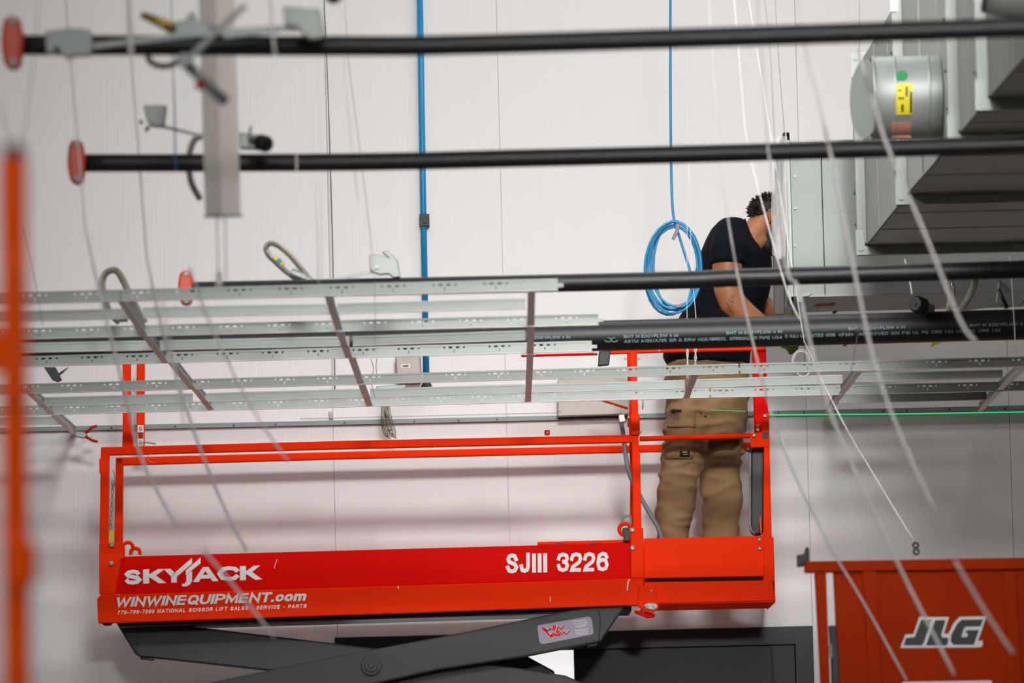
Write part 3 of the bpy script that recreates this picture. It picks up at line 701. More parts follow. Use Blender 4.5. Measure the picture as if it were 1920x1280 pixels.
e = empty('wire_bundle', P(722, 755, 23.25), 'bundle of thin coloured wires hanging in loops from the grid', 'wires')
cols = [rgb(60, 30, 24), rgb(40, 74, 58), rgb(150, 110, 60), rgb(30, 30, 32), rgb(74, 96, 80), rgb(120, 84, 50)]
for i in range(6):
    m = mat('wire_coat_%d' % i, cols[i], 0.5)
    x = 716 + i * 2.2; b = 4 + i * 3
    px_tube('wire', [(x, 745), (x - 1 + i * .3, 775), (x - 1 + b * .3, 800), (x + 3 + b * .6, 815 + (i % 3) * 3), (x + 9 + b * .3, 818), (x + 10 + b * .2, 805), (x + 5, 775), (x + 3, 745)], 23.25, 0.0016, m, e, n=5, sub=4)
e = empty('steel_cabinet', wallpt(1110, 745), 'flat brown-grey steel cabinet on the wall behind the lift rail', 'cabinet')
slab('cabinet_body', [(1046, 711), (1178, 708), (1179, 776), (1046, 780)], YW - 0.1, 0.1, M_box, e, 0.003)
slab('cabinet_seam', [(1106, 710), (1107, 710), (1107, 722), (1106, 722)], YW - 0.102, 0.003, M_galvd, e, 0)
disc('knob', 1051, 771, YW - 0.105, 0.005, 0.006, M_zinc, e)
e = empty('small_wall_clip', wallpt(620, 777), 'tiny brown metal clip standing on the wall above the moulding', 'clip')
slab('clip_plate', [(616, 772), (622, 771), (624, 784), (618, 785)], YW - 0.02, 0.02, M_galvd, e, 0.001)

# blue cable coil ------------------------------------------------------------
e = empty('blue_cable_coil', P(1263, 500, 22.35), 'coil of blue cable hanging before the wall beside the worker', 'cable')
px_tube('cable_drop', [(1257, -40), (1257, 120), (1258, 280), (1260, 370), (1264, 412), (1272, 438), (1285, 480), (1293, 505), (1297, 530), (1292, 560), (1280, 575)], 22.35, 0.0052, M_cable, e, n=10, sub=5)
rnd = random.Random(3)
loops = [(1262, 501, 53, 86, 0.0), (1265, 497, 50, 82, .02), (1266, 494, 46, 80, -.02), (1262, 503, 50, 78, .04), (1259, 506, 49, 84, 0.05), (1268, 498, 43, 84, -.03)]
for i, (cx, cy, a, b, tl) in enumerate(loops):
    pts = []
    for k in range(26):
        t_ = 2 * math.pi * k / 26
        x = cx + a * math.cos(t_) * (1 - .06 * math.sin(t_)); y = cy - b * math.sin(t_)
        x += (y - cy) * -tl; w_ = max(0, math.sin(t_)) ** 6
        x = x * (1 - w_ * .12) + 1268 * w_ * .12; 
        pts.append(P(x, y, 22.33 + i * 0.008 + 0.006 * math.sin(2 * t_ + i)))
    MB().tube(pts, 0.0052, 8, closed=True).build('cable_loop', M_cable, e, smooth=True)
slab('hook_strap', [(1268, 419), (1276, 422), (1272, 436), (1265, 450), (1259, 447), (1266, 432)], 22.3, 0.012, M_grey, e, 0.001)
slab('tie', [(1266, 573), (1278, 569), (1279, 575), (1268, 577)], 22.31, 0.05, M_grey, e, 0.001)

# ================================================================ SCISSOR LIFT
YF, YB = 22.62, 23.22
LIFT = empty('scissor_lift', (P(700, 1100, YF).x, 22.95, 0), 'red-orange scissor lift platform raised against the white wall', 'scissor lift')
def S(name, pts, Y=YF, d=0.045, m=None, bv=0.004, label=None): return slab(name, pts, Y, d, m or M_red, LIFT, bv, label)
S('toe_board', [(212, 1043.5), (700, 1030), (1183, 1017), (1186, 1084), (212, 1113.5)], YF + 0.012, 0.012, M_redp, label='red side panel with white lettering')
S('bottom_beam', [(190, 1114), (216, 1113), (226, 1116), (1186, 1083.5), (1206, 1083), (1206, 1134), (184, 1168), (182, 1122)], YF - 0.012, 0.07, label='bright orange lower beam')
S('corner_post', [(189, 838), (204.5, 837), (203, 1018), (233, 1017), (216, 1113), (186, 1114), (186.5, 1018)], YF - 0.002, 0.045)
S('post_foot', [(186, 1018), (234, 1016), (234, 1046), (226, 1048), (216, 1060), (216, 1113), (186, 1114)], YF - 0.006, 0.02)
S('corner_gusset', [(186, 860), (190, 858), (190, 885), (186.5, 888)], YF - 0.008, 0.03)
S('mid_rail', [(189, 838), (640, 826), (1190, 814.5), (1190, 829), (640, 841.5), (204, 853), (189, 853)], YF, 0.042)
S('back_mid_rail', [(217, 857.5), (640, 846.5), (1246, 833), (1410, 829), (1410, 843), (1246, 846.5), (640, 860.5), (230, 872), (217, 872)], YB, 0.04)
S('back_corner_post', [(217, 858), (230.5, 858), (229.5, 1040), (214, 1040)], YB, 0.04)
S('back_toe_board', [(226, 1058), (1440, 1026), (1440, 1090), (226, 1120)], YB + .01, 0.012)
MB().prism([P(190, 1128, YF), P(1206, 1100, YF), P(1206, 1104, YF), P(190, 1132, YF)], (0, YB - YF, 0)).build('deck', M_armd, LIFT)
S('deck_chassis_rail', [(222, 1150), (1184, 1120), (1184, 1146), (222, 1175)], YF + 0.08, 0.42, M_blk, label='black rail under the deck')
# lugs with holes
for (cx, cy, r) in ((240, 1026, 13), (254, 1036, 12)):
    n = 14; mb = MB()
    pts = [P(cx + (r - 3.5) * math.cos(a), cy - (r - 3.5) * math.sin(a), YF + 0.05) for a in [math.pi * i / n for i in range(-2, n + 3)]]
    mb.tube(pts, 0.0075, 6); mb.build('tie_down_lug', M_red, LIFT, smooth=True)
# upright posts above the entry
S('entry_post', [(229.5, 672), (245, 671), (245.5, 800), (249, 800), (250, 838), (229, 838), (230, 800)], YF + 0.004, 0.035)
S('entry_post', [(256, 671), (271, 670), (270.5, 838), (256, 838)], YB - .02, 0.035)
S('warning_sticker', [(258, 797), (269, 797), (269, 836), (258, 836)], YB - 0.0225, 0.002, M_white, 0, label='white sticker with black symbols')
S('sticker_stripe', [(258.6, 810), (268.6, 810), (268.6, 822), (258.6, 822)], YB - 0.0245, 0.002, M_jlg, 0)
for yy in (803, 829):
    pts = [P(263.6 + 3 * math.cos(a), yy + 3.6 * math.sin(a), YB - 0.026) for a in [i * math.pi / 5 for i in range(10)]]
    MB().tube(pts, 0.0012, 4, closed=True).build('sticker_symbol', M_blk, LIFT)
    px_tube('sticker_symbol', [(261.5, yy - 2.5), (265.8, yy + 2.5)], YB - 0.026, 0.0012, M_blk, LIFT, n=4)
px_tube('latch_pin', [(268, 829), (280, 830), (292, 832)], YB - .05, 0.003, M_zinc, LIFT)
pts = [P(288 + 11 * math.cos(a), 858 + 9 * math.sin(a), YF - .01) for a in [i * math.pi / 8 for i in range(3, 12)]]
MB().tube(pts, 0.0012, 5).build('pin_lanyard', M_zinc, LIFT)
# top rail of the extension
S('top_rail', [(977, 664.5), (1120, 660.5), (1121, 665), (977, 668.5)], YF + .01, 0.03, M_redp)
S('top_rail', [(1143, 655), (1250, 652.5), (1436, 648), (1436, 656), (1250, 660), (1143, 663.5)], YF + .005, 0.035)
for x in (983, 1003, 1115): disc('rail_bolt', x, 665 - (x - 983) * .026, YF + 0.004, 0.0045, 0.01, M_zinc, LIFT)
disc('rail_bolt', 1236, 656.5, YF + .001, 0.005, 0.006, M_zinc, LIFT)
S('black_handle', [(1123, 658), (1145, 657), (1142, 684), (1121, 686)], YF - .02, 0.04, M_blk)
# central post
S('main_post', [(1181, 652), (1194, 652), (1196.5, 770), (1198, 838), (1200, 850), (1203, 990), (1206, 1084), (1186, 1084), (1187, 980), (1185, 840), (1183, 770)], YF - 0.006, 0.045)
S('back_post', [(1175.5, 655), (1182, 655), (1190, 840), (1187, 1030), (1180, 1030), (1182, 900)], YF + 0.2, 0.035)
S('post_sleeve', [(1182, 777), (1199.5, 777), (1200, 815), (1183, 815)], YF - 0.02, 0.06)
S('post_plate', [(1182, 990), (1206, 989), (1208, 1084), (1183, 1084)], YF - 0.016, 0.015)
for x, y in ((1185.5, 993), (1186, 1026.5), (209.5, 1021), (208.5, 1055.5)): disc('bolt', x, y, YF - 0.026, 0.0095, 0.014, M_zinc, LIFT, bevel=0.003)
for x, y in ((1202, 782), (1178.5, 782), (1173, 672), (1198, 672), (1201, 810)): disc('bolt', x, y, YF - 0.02, 0.005, 0.012, M_zinc, LIFT)
px_tube('locking_rod', [(1179, 748), (1178, 800)], YF, 0.004, M_zinc, LIFT)
px_tube('locking_rod', [(1205.5, 748), (1205, 767)], YF, 0.003, M_zinc, LIFT)
# hook plate and socket beside the post
mb = MB(); pts = [P(1172 + 11 * math.cos(a), 992 - 11 * math.sin(a), YF + .01) for a in [math.radians(d) for d in range(20, 270, 18)]]
mb.tube(pts, 0.008, 6); mb.build('hook_plate', M_red, LIFT, smooth=True)
S('socket', [(1167, 990), (1180, 988), (1180, 1014), (1170, 1014)], YF + 0.0, 0.04, M_blk, 0.003)
px_tube('socket_cable', [(1165, 985), (1168, 972), (1176, 966), (1182, 970), (1183, 985)], YF + .01, 0.0045, M_grey, LIFT, sub=4)
S('deck_edge_strip', [(1008, 1015.5), (1182, 1011), (1182, 1018), (1008, 1022)], YF + 0.05, 0.02)
for x in (1041, 1104): S('slot', [(x, 1017.5), (x + 15, 1017.1), (x + 15, 1019.3), (x, 1019.7)], YF + 0.009, 0.005, M_blk, 0)
S('rail_eye', [(1021, 806), (1031, 806), (1031, 816), (1021, 816)], YF + 0.01, 0.006)
disc('eye_hole', 1026.5, 811, YF + 0.008, 0.0048, 0.003, M_white, LIFT)
# extension deck
S('extension_toe_board', [(1207, 1009), (1432, 1004), (1432, 1080), (1207, 1084)], YF + 0.008, 0.012)
S('extension_slot', [(1209, 1084), (1428, 1079), (1431, 1088), (1209, 1092)], YF + 0.02, 0.03, mat('dark_red_inner_steel', rgb(40, 10, 6), .6, spec=.1), 0)
S('extension_beam', [(1207, 1091), (1430, 1088), (1449, 1086), (1453, 1126), (1207, 1132)], YF - 0.008, 0.06)
MB().prism([P(1207, 1131, YF), P(1452, 1125, YF), P(1452, 1128, YF), P(1207, 1133, YF)], (0, YB - YF + .05, 0)).build('extension_floor', M_red, LIFT)
S('corner_post', [(1432.5, 838), (1443, 836), (1447, 1006), (1449, 1006), (1453, 1090), (1431, 1090), (1431.5, 960)], YF - 0.004, 0.045)
S('end_plate', [(1449, 1007), (1450.5, 1007), (1454, 1128), (1452, 1131)], YF - 0.01, YB - YF + .05)
S('back_corner_post', [(1411, 652), (1436, 650), (1439.5, 755), (1441, 780), (1441, 812), (1415, 812)], YF + 0.03, 0.05, M_redp)
S('corner_bracket', [(1432, 777), (1441.5, 774), (1443.5, 838), (1407, 839), (1407, 812), (1428, 809), (1430, 790)], YF - 0.008, 0.02)
S('square_socket', [(1429, 809.5), (1440.5, 809), (1441, 821.5), (1429.5, 822)], YF - 0.0095, 0.004, M_blk, 0)
for x, y in ((1414, 816), (1421, 805), (1434, 779), (1421, 797)): disc('bolt', x, y, YF - 0.02, 0.0068, 0.014, M_zinc, LIFT)
for x, y in ((1424, 1011), (1424.5, 1028)): disc('bolt', x, y, YF - 0.004, 0.0065, 0.014, M_galvd, LIFT)
px_tube('extension_mid_rail', [(1199, 822.5), (1408, 816.5)], YF + .01, 0.0105, M_red, LIFT, n=12)
px_tube('brace_rod', [(1122, 748), (1178, 766)], YF + .15, 0.005, M_jlg, LIFT)
S('document_box', [(1409, 835), (1434, 833), (1433, 1001), (1416, 1003), (1409, 998), (1406, 985), (1407, 850)], YF + 0.05, 0.09, M_blk, 0.01, label='black box with rounded corners')
px_tube('box_rim', [(1410, 838), (1406.5, 850), (1406, 984), (1409, 995), (1416, 1001)], YF + 0.045, 0.005, M_galvd, LIFT, n=6)
px_tube('latch_handle', [(1425, 968), (1427, 1000), (1431, 1003), (1432, 998)], YF - 0.01, 0.0035, M_cap, LIFT)
S('bracket_tab', [(1398, 838), (1409, 838), (1409, 846), (1398, 846)], YF + .02, 0.03, M_dark)
px_tube('control_cable', [(1163, 786), (1168, 810), (1172, 845), (1178, 880), (1187, 905), (1203, 935), (1220, 965), (1232, 985), (1240, 1006), (1240, 1020)], YF + 0.02, 0.0088, M_grey, LIFT, n=10, sub=4)
S('sensor_block', [(1160, 778), (1170, 776), (1173, 789), (1162, 792)], YF + 0.0, 0.03, M_beige, 0.003)
# hinge bracket below
S('hinge_bracket', [(1198, 1097), (1213, 1096), (1217, 1100), (1222, 1098), (1230, 1101), (1236, 1140), (1222, 1150), (1210, 1146), (1196, 1136), (1196, 1122)], YF - 0.03, 0.02)
S('hinge_plate', [(1207, 1134), (1215, 1130), (1230, 1131), (1234, 1138), (1226, 1143), (1212, 1141)], YF - 0.038, 0.008, M_zinc, 0.002)
for x, y in ((1214, 1136), (1226, 1137)): disc('bolt', x, y, YF - 0.044, 0.005, 0.008, M_galvd, LIFT)
disc('bolt', 1221, 1107, YF - 0.034, 0.005, 0.005, M_zinc, LIFT)
S('hinge_foot', [(1190, 1143), (1208, 1146), (1229, 1151), (1228, 1156), (1215, 1158), (1190, 1149)], YF - 0.01, 0.05, M_redp)
# chain with tag
for i in range(11):
    y = 905 + i * 8.2; x = 211.5 - i * 0.45
    c = [P(x + (2.2 if i % 2 == 0 else 0.8) * math.cos(a), y + 5.6 * math.sin(a), YF + 0.02) for a in [k * math.pi / 4 for k in range(8)]]
    MB().tube(c, 0.0016, 5, closed=True).build('chain_link', M_zinc, LIFT)
px_tube('snap_hook', [(212, 880), (214, 888), (216.5, 900), (214, 913), (210, 905)], YF + 0.02, 0.0022, M_zinc, LIFT)
S('chain_tag', [(205, 995), (213, 994), (214, 1001), (213, 1014), (205, 1016)], YF + 0.012, 0.003, M_yel, 0, label='yellow tag')
# scissor arms
def arm(name, pts, Y, d, m): return slab(name, pts, Y, d, m, LIFT, 0.008)
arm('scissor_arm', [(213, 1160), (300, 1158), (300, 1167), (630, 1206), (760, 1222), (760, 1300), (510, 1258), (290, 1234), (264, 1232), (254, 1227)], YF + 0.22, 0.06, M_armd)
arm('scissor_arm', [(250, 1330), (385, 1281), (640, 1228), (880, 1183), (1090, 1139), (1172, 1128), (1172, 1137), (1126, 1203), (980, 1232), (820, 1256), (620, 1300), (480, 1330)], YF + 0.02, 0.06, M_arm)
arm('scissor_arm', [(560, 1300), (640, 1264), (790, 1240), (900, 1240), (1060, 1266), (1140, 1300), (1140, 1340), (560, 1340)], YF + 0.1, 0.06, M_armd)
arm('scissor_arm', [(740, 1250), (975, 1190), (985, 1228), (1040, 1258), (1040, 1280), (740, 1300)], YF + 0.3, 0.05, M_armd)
px_tube('arm_seam', [(1122, 1142), (1126, 1165), (1122, 1203)], YF + 0.018, 0.0015, M_armd, LIFT)
px_tube('arm_seam', [(258, 1165), (257, 1228)], YF + 0.218, 0.0012, M_arm, LIFT)
S('arm_roller', [(1100, 1204), (1122, 1198), (1120, 1210), (1102, 1213)], YF + .04, 0.03, M_blk)
for x_, y_, r_, c_ in ((696, 1247, 0.041, M_arm), (696, 1247, 0.027, M_arm), (696, 1247, 0.012, M_armd)):
    disc('pivot_pin', x_, y_, YF + 0.02 - (0.012 if r_ > 0.03 else 0.02 if r_ > 0.02 else 0.024), r_, 0.02, c_, LIFT, n=28, bevel=0.003)
S('roller', [(190, 1168), (212, 1166), (207, 1172), (196, 1173)], YF + .02, 0.04, M_blk)
S('roller', [(262, 1232), (289, 1235), (289, 1238), (264, 1236)], YF + .2, 0.04, M_blk)
# lower stack and chassis down to the floor (below the frame)
def zpt(x, z, Y): return Vector((x, Y, z))
xa, xb = P(230, 1200, YF).x, P(1150, 1200, YF).x
for z0, z1 in ((1.15, 2.15), (0.55, 1.15)):
    for s in (0, 1):
        a = zpt(xa if s else xb, z0, 0); b = zpt(xb if s else xa, z1, 0)
        d = (b - a).normalized(); nn = Vector((-d.z, 0, d.x)) * 0.07
        yy = YF + (0.13 if s else 0.2)
        q = [a + nn, b + nn, b - nn, a - nn]
        if z1 > 2: q = [a + nn, a.lerp(b, .42) + nn, a.lerp(b, .42) - nn, a - nn]
        MB().prism([v + Vector((0, yy, 0)) for v in q], (0, 0.06, 0)).build('scissor_arm', M_armd, LIFT)
MB().box((xa - .05, YF + .02, 0.15), (xb + .1, YB, 0.5)).build('chassis', M_red, LIFT, 0.02)
for x in (xa + .2, xb - .15):
    for y in (YF + .02, YB - .12): MB().cyl((x, y, 0.16), (x, y + .1, 0.16), 0.16, 24).build('wheel', M_blk, LIFT)

# lettering --------------------------------------------------------------
def flat(Y): return lambda px, py: P(px, py, Y)
YT = YF + 0.0105
def shape(name, polys, f, Y, m, parent, th=0.0012, label=None):
    mb = MB()
    for p in polys: mb.prism([P(*f(x, y), Y) for x, y in p], (0, th, 0))
    return mb.build(name, m, parent, label=label)
fs_ = lambda x, y: (160 + x / 4.174, 980 + y / 4.174)
sky = [[(452, 364), (500, 362), (500, 473), (452, 476)], [(500, 402), (568, 361), (624, 360), (553, 411), (634, 470), (575, 472), (500, 424)],
       [(612, 360), (666, 358), (706, 393), (672, 420)], [(672, 419), (700, 388), (835, 274), (836, 318), (745, 396), (716, 420)], [(672, 417), (716, 415), (716, 466), (672, 468)],
       [(786, 372), (902, 270), (902, 316), (786, 408)],
       [(792, 404), (836, 376), (835, 452), (790, 456)], [(790, 456), (835, 452), (822, 480), (778, 474)], [(778, 474), (822, 480), (790, 497), (757, 497), (757, 476)],
       [(842, 462), (920, 345), (941, 372), (888, 461)], [(920, 345), (962, 344), (1043, 455), (995, 457), (938, 374)], [(908, 408), (965, 406), (982, 434), (894, 437)],
       [(1210, 338), (1257, 337), (1257, 447), (1210, 450)], [(1257, 378), (1317, 335), (1367, 333), (1306, 384), (1386, 441), (1332, 446), (1257, 398)]]
for k_, p_ in enumerate((sky[0:2], sky[2:5], sky[5:9], sky[9:12], sky[12:14])): shape('logo_lettering', p_, fs_, YT, M_white, LIFT, label='white maker name on the red panel')
def letter(ch, x0, x1, y0, y1, off, fx=fs_, Y=YT):
    a = fx(x0, y1); b = fx(x1, y1 - (x1 - x0) * .024); h = (y1 - y0) / 4.174
    return lettering('logo_lettering', ch, (a, b, h), flat(Y), M_white, LIFT, off=off, spacing=1.35)
letter('S', 303, 446, 367, 484, 0.26); letter('C', 1030, 1210, 340, 456, 0.26)
lettering('model_lettering', 'SJ', ((947.5, 1075.5), (993.5, 1073.5), 38), flat(YT), M_white, LIFT, off=0.195, spacing=.72, gap=.07, label='white model number')
for i, x in enumerate((997.5, 1008, 1018.5)):
    shape('model_lettering', [[(x, 1037.3 - i * .2), (x + 7.2, 1037.1 - i * .2), (x + 7.6, 1073 - i * .2), (x + .3, 1073.3 - i * .2)]], lambda a, b: (a, b), YT, M_white, LIFT)
lettering('model_lettering', '3226', ((1043.5, 1072.5), (1141.5, 1070.5), 37), flat(YT), M_white, LIFT, off=0.19, spacing=1.0, gap=.07)
YT2 = YF - 0.0135
lettering('dealer_lettering', 'WINWINEQUIPMENT.com', ((219, 1140.5), (575, 1128.5), 23.5), flat(YT2), M_white, LIFT, off=0.215, shear=0.2, spacing=.9, gap=.06, label='white slanted dealer web address')
lettering('dealer_lettering', '773-790-7299 NATIONAL SCISSOR LIFT SALES - SERVICE - PARTS', ((221, 1152.5), (575, 1140), 9), flat(YT2), M_white, LIFT, off=0.2, shear=0.18, label='small white dealer phone line')
# paint drips and scratches
px_tube('white_paint_drip', [(1181, 1086), (1178, 1090), (1176.5, 1100), (1176, 1107)], YF - 0.013, 0.0028, M_white, LIFT, n=6, label='white paint drip')
shape('paint_scratch', [[(519, 1048), (520, 1048), (514.5, 1065), (513.5, 1065)], [(1031, 1118), (1032, 1118), (1032, 1128), (1031, 1128)], [(746, 1098), (747.5, 1098), (747.5, 1104), (746, 1104)]], lambda a, b: (a, b), YF - 0.0135, M_white, LIFT)
# sticker on the arm
fw_ = lambda x, y: (990 + x / 7.11, 1140 + y / 7.11)
YS = YF + 0.0185
shape('dealer_sticker', [[(125, 250), (140, 225), (800, 110), (830, 118), (850, 150), (875, 320), (850, 350), (210, 475), (165, 465), (150, 440)]], fw_, YS, M_lilac, LIFT, label='lilac dealer sticker with red letters')
strokes = [[(190, 255), (255, 315), (305, 378), (355, 348), (395, 360), (415, 300)], [(200, 255), (262, 300), (300, 268), (330, 290), (345, 225)], [(365, 232), (372, 238), (350, 290)], [(385, 300), (405, 235), (445, 272), (480, 232)], [(438, 318), (415, 358)], [(452, 350), (475, 310), (515, 345), (550, 300)], [(300, 370), (340, 320), (365, 350), (395, 295)]]
for mm, rr, dy in ((M_white, 0.0052, 0), (M_redp, 0.0032, -0.004)):
    mb = MB()
    for s_ in strokes: mb.tube([P(*fw_(x, y), YS - 0.0005 + dy) for x, y in s_], rr, 5, sq=0.5)
    mb.build('sticker_lettering', mm, LIFT)
for (x0, x1, y0, t_) in ((600, 785, 178, 'EQUIPMENT'), (610, 790, 208, '773 790 7299'), (630, 780, 235, 'SALES SERVICE'), (655, 765, 252, 'PARTS'), (625, 800, 300, 'SCISSOR LIFTS'), (640, 805, 325, 'SALES SERVICE'), (650, 800, 350, 'PARTS')):
    a = fw_(x0, y0 + 8); b = fw_(x1, y0 - 14)
    lettering('sticker_lettering', t_, (a, b, 2.2), flat(YS - 0.002), M_white, LIFT, off=.2)

# ================================================================ SECOND LIFT (right)
YJ = 18.2
J = empty('boom_lift_platform', (P(1720, 1160, YJ).x, YJ + .5, 0), 'dull orange lift platform with black maker letters, bottom right', 'lift')
def SJ(name, pts, dy=0, d=0.05, m=None, bv=0.004, label=None): return slab(name, pts, YJ + dy, d, m or M_jlg, J, bv, label)
SJ('top_beam', [(1509, 1052), (1960, 1044), (1960, 1066), (1644, 1070), (1510, 1073)], 0, 0.06)
SJ('left_post', [(1528, 1072), (1549, 1072), (1557, 1300), (1540, 1300)], 0.005, 0.05)
SJ('side_panel', [(1562, 1070), (1960, 1062), (1960, 1320), (1574, 1320)], 0.02, 0.02)
for a, b, c, d_ in ((1617, 1644, 1632, 1656), (1879, 1905, 1893, 1920)): SJ('panel_rib', [(a, 1070), (b, 1070), (d_, 1320), (c, 1320)], 0.0, 0.03)
SJ('black_latch', [(1554, 1172), (1568, 1172), (1573, 1235), (1574, 1300), (1560, 1300), (1558, 1235)], 0.012, 0.03, M_blk)
SJ('latch_rod', [(1554, 1208), (1560, 1206), (1562, 1232), (1556, 1232)], 0.0, 0.02, M_zinc)
SJ('lamp_bracket', [(1494, 1040), (1508, 1038), (1510, 1028), (1513, 1024), (1517, 1026), (1518, 1054), (1508, 1054), (1508, 1061), (1495, 1063)], 0.02, 0.03, M_dark)
SJ('white_rail', [(1692, 1278), (1860, 1275), (1862, 1290), (1692, 1292)], -0.02, 0.02, M_white)
fj = lambda x, y: (1660 + x / 8.532, 1130 + y / 8.532)
outl = [[(240, 718), (320, 505), (450, 500), (545, 222), (1020, 225), (935, 490), (1010, 490), (1090, 330), (1190, 222), (1620, 212), (1480, 610), (1545, 600), (1560, 640), (1545, 700), (1440, 712)]]
shape('maker_lettering', outl, fj, YJ + 0.018, M_white, J, label='black letters with white outline')
blk = [[(290, 680), (330, 560), (470, 545), (570, 270), (735, 270), (615, 640), (585, 680)], [(650, 680), (800, 275), (965, 272), (895, 500), (905, 550), (1000, 555), (1010, 610), (985, 680)],
       [(1050, 520), (1150, 330), (1220, 268), (1565, 262), (1525, 375), (1290, 380), (1255, 410), (1215, 545)], [(1050, 520), (1215, 545), (1310, 545), (1320, 490), (1285, 480), (1300, 435), (1500, 430), (1415, 668), (1080, 668), (1045, 610)]]
shape('maker_lettering', blk, fj, YJ + 0.0165, M_blk, J)
# body below the frame so that the platform stands on its wheels
xj = P(1520, 1100, YJ).x
MB().box((xj, YJ + .1, 0.5), (xj + 1.2, YJ + .9, 0.95)).build('chassis', M_jlg, J, 0.02)
MB().box((xj + .2, YJ + .2, 0.9), (xj + 1.0, YJ + .8, P(1600, 1320, YJ).z + .05)).build('folded_stack', M_armd, J, 0.02)
MB().box((xj, YJ, P(1600, 1330, YJ).z - .02), (xj + 1.2, YJ + .9, P(1600, 1320, YJ).z)).build('deck', M_armd, J)
for x in (xj + .25, xj + 1.0):
    for y in (YJ + .1, YJ + .8): MB().cyl((x, y, 0.3), (x, y + .12, 0.3), 0.3, 24).build('wheel', M_blk, J)

# orange mast at the left edge (near, blurred)
YM = 7.0
Mst = empty('orange_mast', P(24, 800, YM) * 1.0, 'blurred bright orange upright post at the left edge', 'post')
Mst.location.z = 0; WL[Mst.name] = Mst.location.copy()
a = P(-2, 292, YM); b = P(47, 292, YM); c = P(54, 1300, YM); d = P(6, 1300, YM)
MB().prism([a, b, c, Vector((c.x, YM, 0)), Vector((d.x, YM, 0)), d], (0, 0.03, 0)).build('tube', M_org, Mst, 0.004)
slab('end_cap', [(8, 268), (40, 268), (44, 294), (5, 294)], YM - .002, 0.034, M_blk, Mst)
slab('sleeve', [(0, 490), (46, 490), (48, 760), (2, 760)], YM - .004, 0.038, M_org, Mst)
slab('clamp', [(6, 1000), (56, 1010), (66, 1030), (64, 1080), (48, 1110), (8, 1100)], YM - .006, 0.04, M_org, Mst)
slab('side_bar', [(-20, 600), (8, 640), (8, 700), (-20, 690)], YM + .3, 0.03, M_org, Mst)

# ================================================================ WORKER
YP = 22.92
def PP(x, y, dy=0.0): return P(x, y, YP + dy)
def tubeP(mb, pts, rpx, sq=1.0, n=14):
    q = [PP(*p) for p in pts]; return mb.tube(q, [r / F * YP for r in rpx], n, sq=sq)
def ball(mb, x, y, dy, rx, ry, rz, n=14, m=10):
    c = PP(x, y, dy); k = F / YP; k0 = len(mb.v)
    for i in range(1, m):
        th = math.pi * i / m
        for j in range(n):
            ph = 2 * math.pi * j / n
            mb.v.append(c + Vector((rx / k * math.sin(th) * math.cos(ph), ry / k * math.sin(th) * math.sin(ph), rz / k * math.cos(th))))
    for i in range(m - 2):
        for j in range(n): mb.f.append((k0 + i * n + j, k0 + i * n + (j + 1) % n, k0 + (i + 1) * n + (j + 1) % n, k0 + (i + 1) * n + j))
    mb.f.append(tuple(k0 + j for j in range(n - 1, -1, -1))); mb.f.append(tuple(k0 + (m - 2) * n + j for j in range(n)))
    return mb
body = MB()
# torso core, neck, head
body.slices([(700, 1262, 1392, 0, .14), (640, 1270, 1400, 0, .13), (560, 1310, 1425, 0, .13), (480, 1335, 1435, 0, .15), (440, 1350, 1420, 0, .12)], YP)
tubeP(body, [(1392, 472, 0), (1412, 445, 0), (1430, 420, 0)], [31, 27, 27])
tubeP(body, [(1404, 456, -.06), (1414, 442, -.05), (1430, 420, -.035)], [24, 24, 22])
tubeP(body, [(1421, 460, -.085), (1430, 448, -.06)], [9, 14])
tubeP(body, [(1414, 432, -.02), (1428, 416, -.035), (1440, 410, -.045)], [20, 18, 16])
ball(body, 1447, 412, 0, 40, 33, 46)
ball(body, 1462, 436, 0, 27, 27, 34)               # jaw
tubeP(body, [(1481, 412, 0), (1490, 428, 0), (1486, 436, 0)], [5, 7, 5])      # nose
ball(body, 1441, 404, -.072, 7, 4, 13)              # right ear
ball(body, 1441, 404, .072, 7, 4, 13)
ball(body, 1485, 404, 0, 5, 24, 4)                    # brow
# right arm (near)
tubeP(body, [(1362, 455, -.17), (1364, 500, -.18), (1365, 545, -.18), (1372, 566, -.175), (1400, 592, -.16), (1432, 614, -.15), (1458, 626, -.14)], [30, 29, 27, 26, 24, 19, 14])
# left arm (far)
tubeP(body, [(1378, 455, .17), (1392, 500, .18), (1405, 545, .17), (1430, 575, .12), (1456, 590, .04), (1474, 600, 0)], [28, 27, 24, 22, 17, 13])
def hand(mb, wx_, wy, dx, dy_, depth, scale=1.0):
    # palm and five separate fingers, slightly curled
    ux, uy = dx, dy_; vx, vy = -dy_, dx
    def q(a, b, c=0.0): return (wx_ + (ux * a + vx * b) * scale, wy + (uy * a + vy * b) * scale, depth + c)
    mb2 = tubeP(mb, [q(0, 0), q(12, 0), q(26, 0), q(34, 0)], [12, 15, 17, 13], sq=.6)
    for k_, (b0, ln) in enumerate(((-12, 24), (-4, 29), (4, 27), (12, 20))):
        tubeP(mb, [q(28, b0), q(38, b0 * 1.15), q(38 + ln * .5, b0 * 1.2 + 3, .008), q(38 + ln * .85, b0 * 1.15 + 9, .018)], [4.6, 4.6, 4.2, 3.4], n=8)
    tubeP(mb, [q(10, -12), q(20, -24), q(31, -28), q(38, -27, .01)], [6, 5.4, 5, 4], n=8)
hand(body, 1458, 626, .80, .60, -.14, .62)
hand(body, 1470, 600, .92, -.2, 0.0, .62)
# legs and feet core
body.slices([(700, 1265, 1390, 0, .13), (760, 1262, 1380, 0, .14)], YP)
person = body.build('person', M_skin, None, remesh=0.0065, sm=5)
tag(person, 'bearded person in navy shirt and khaki work trousers leaning into the duct', 'person')
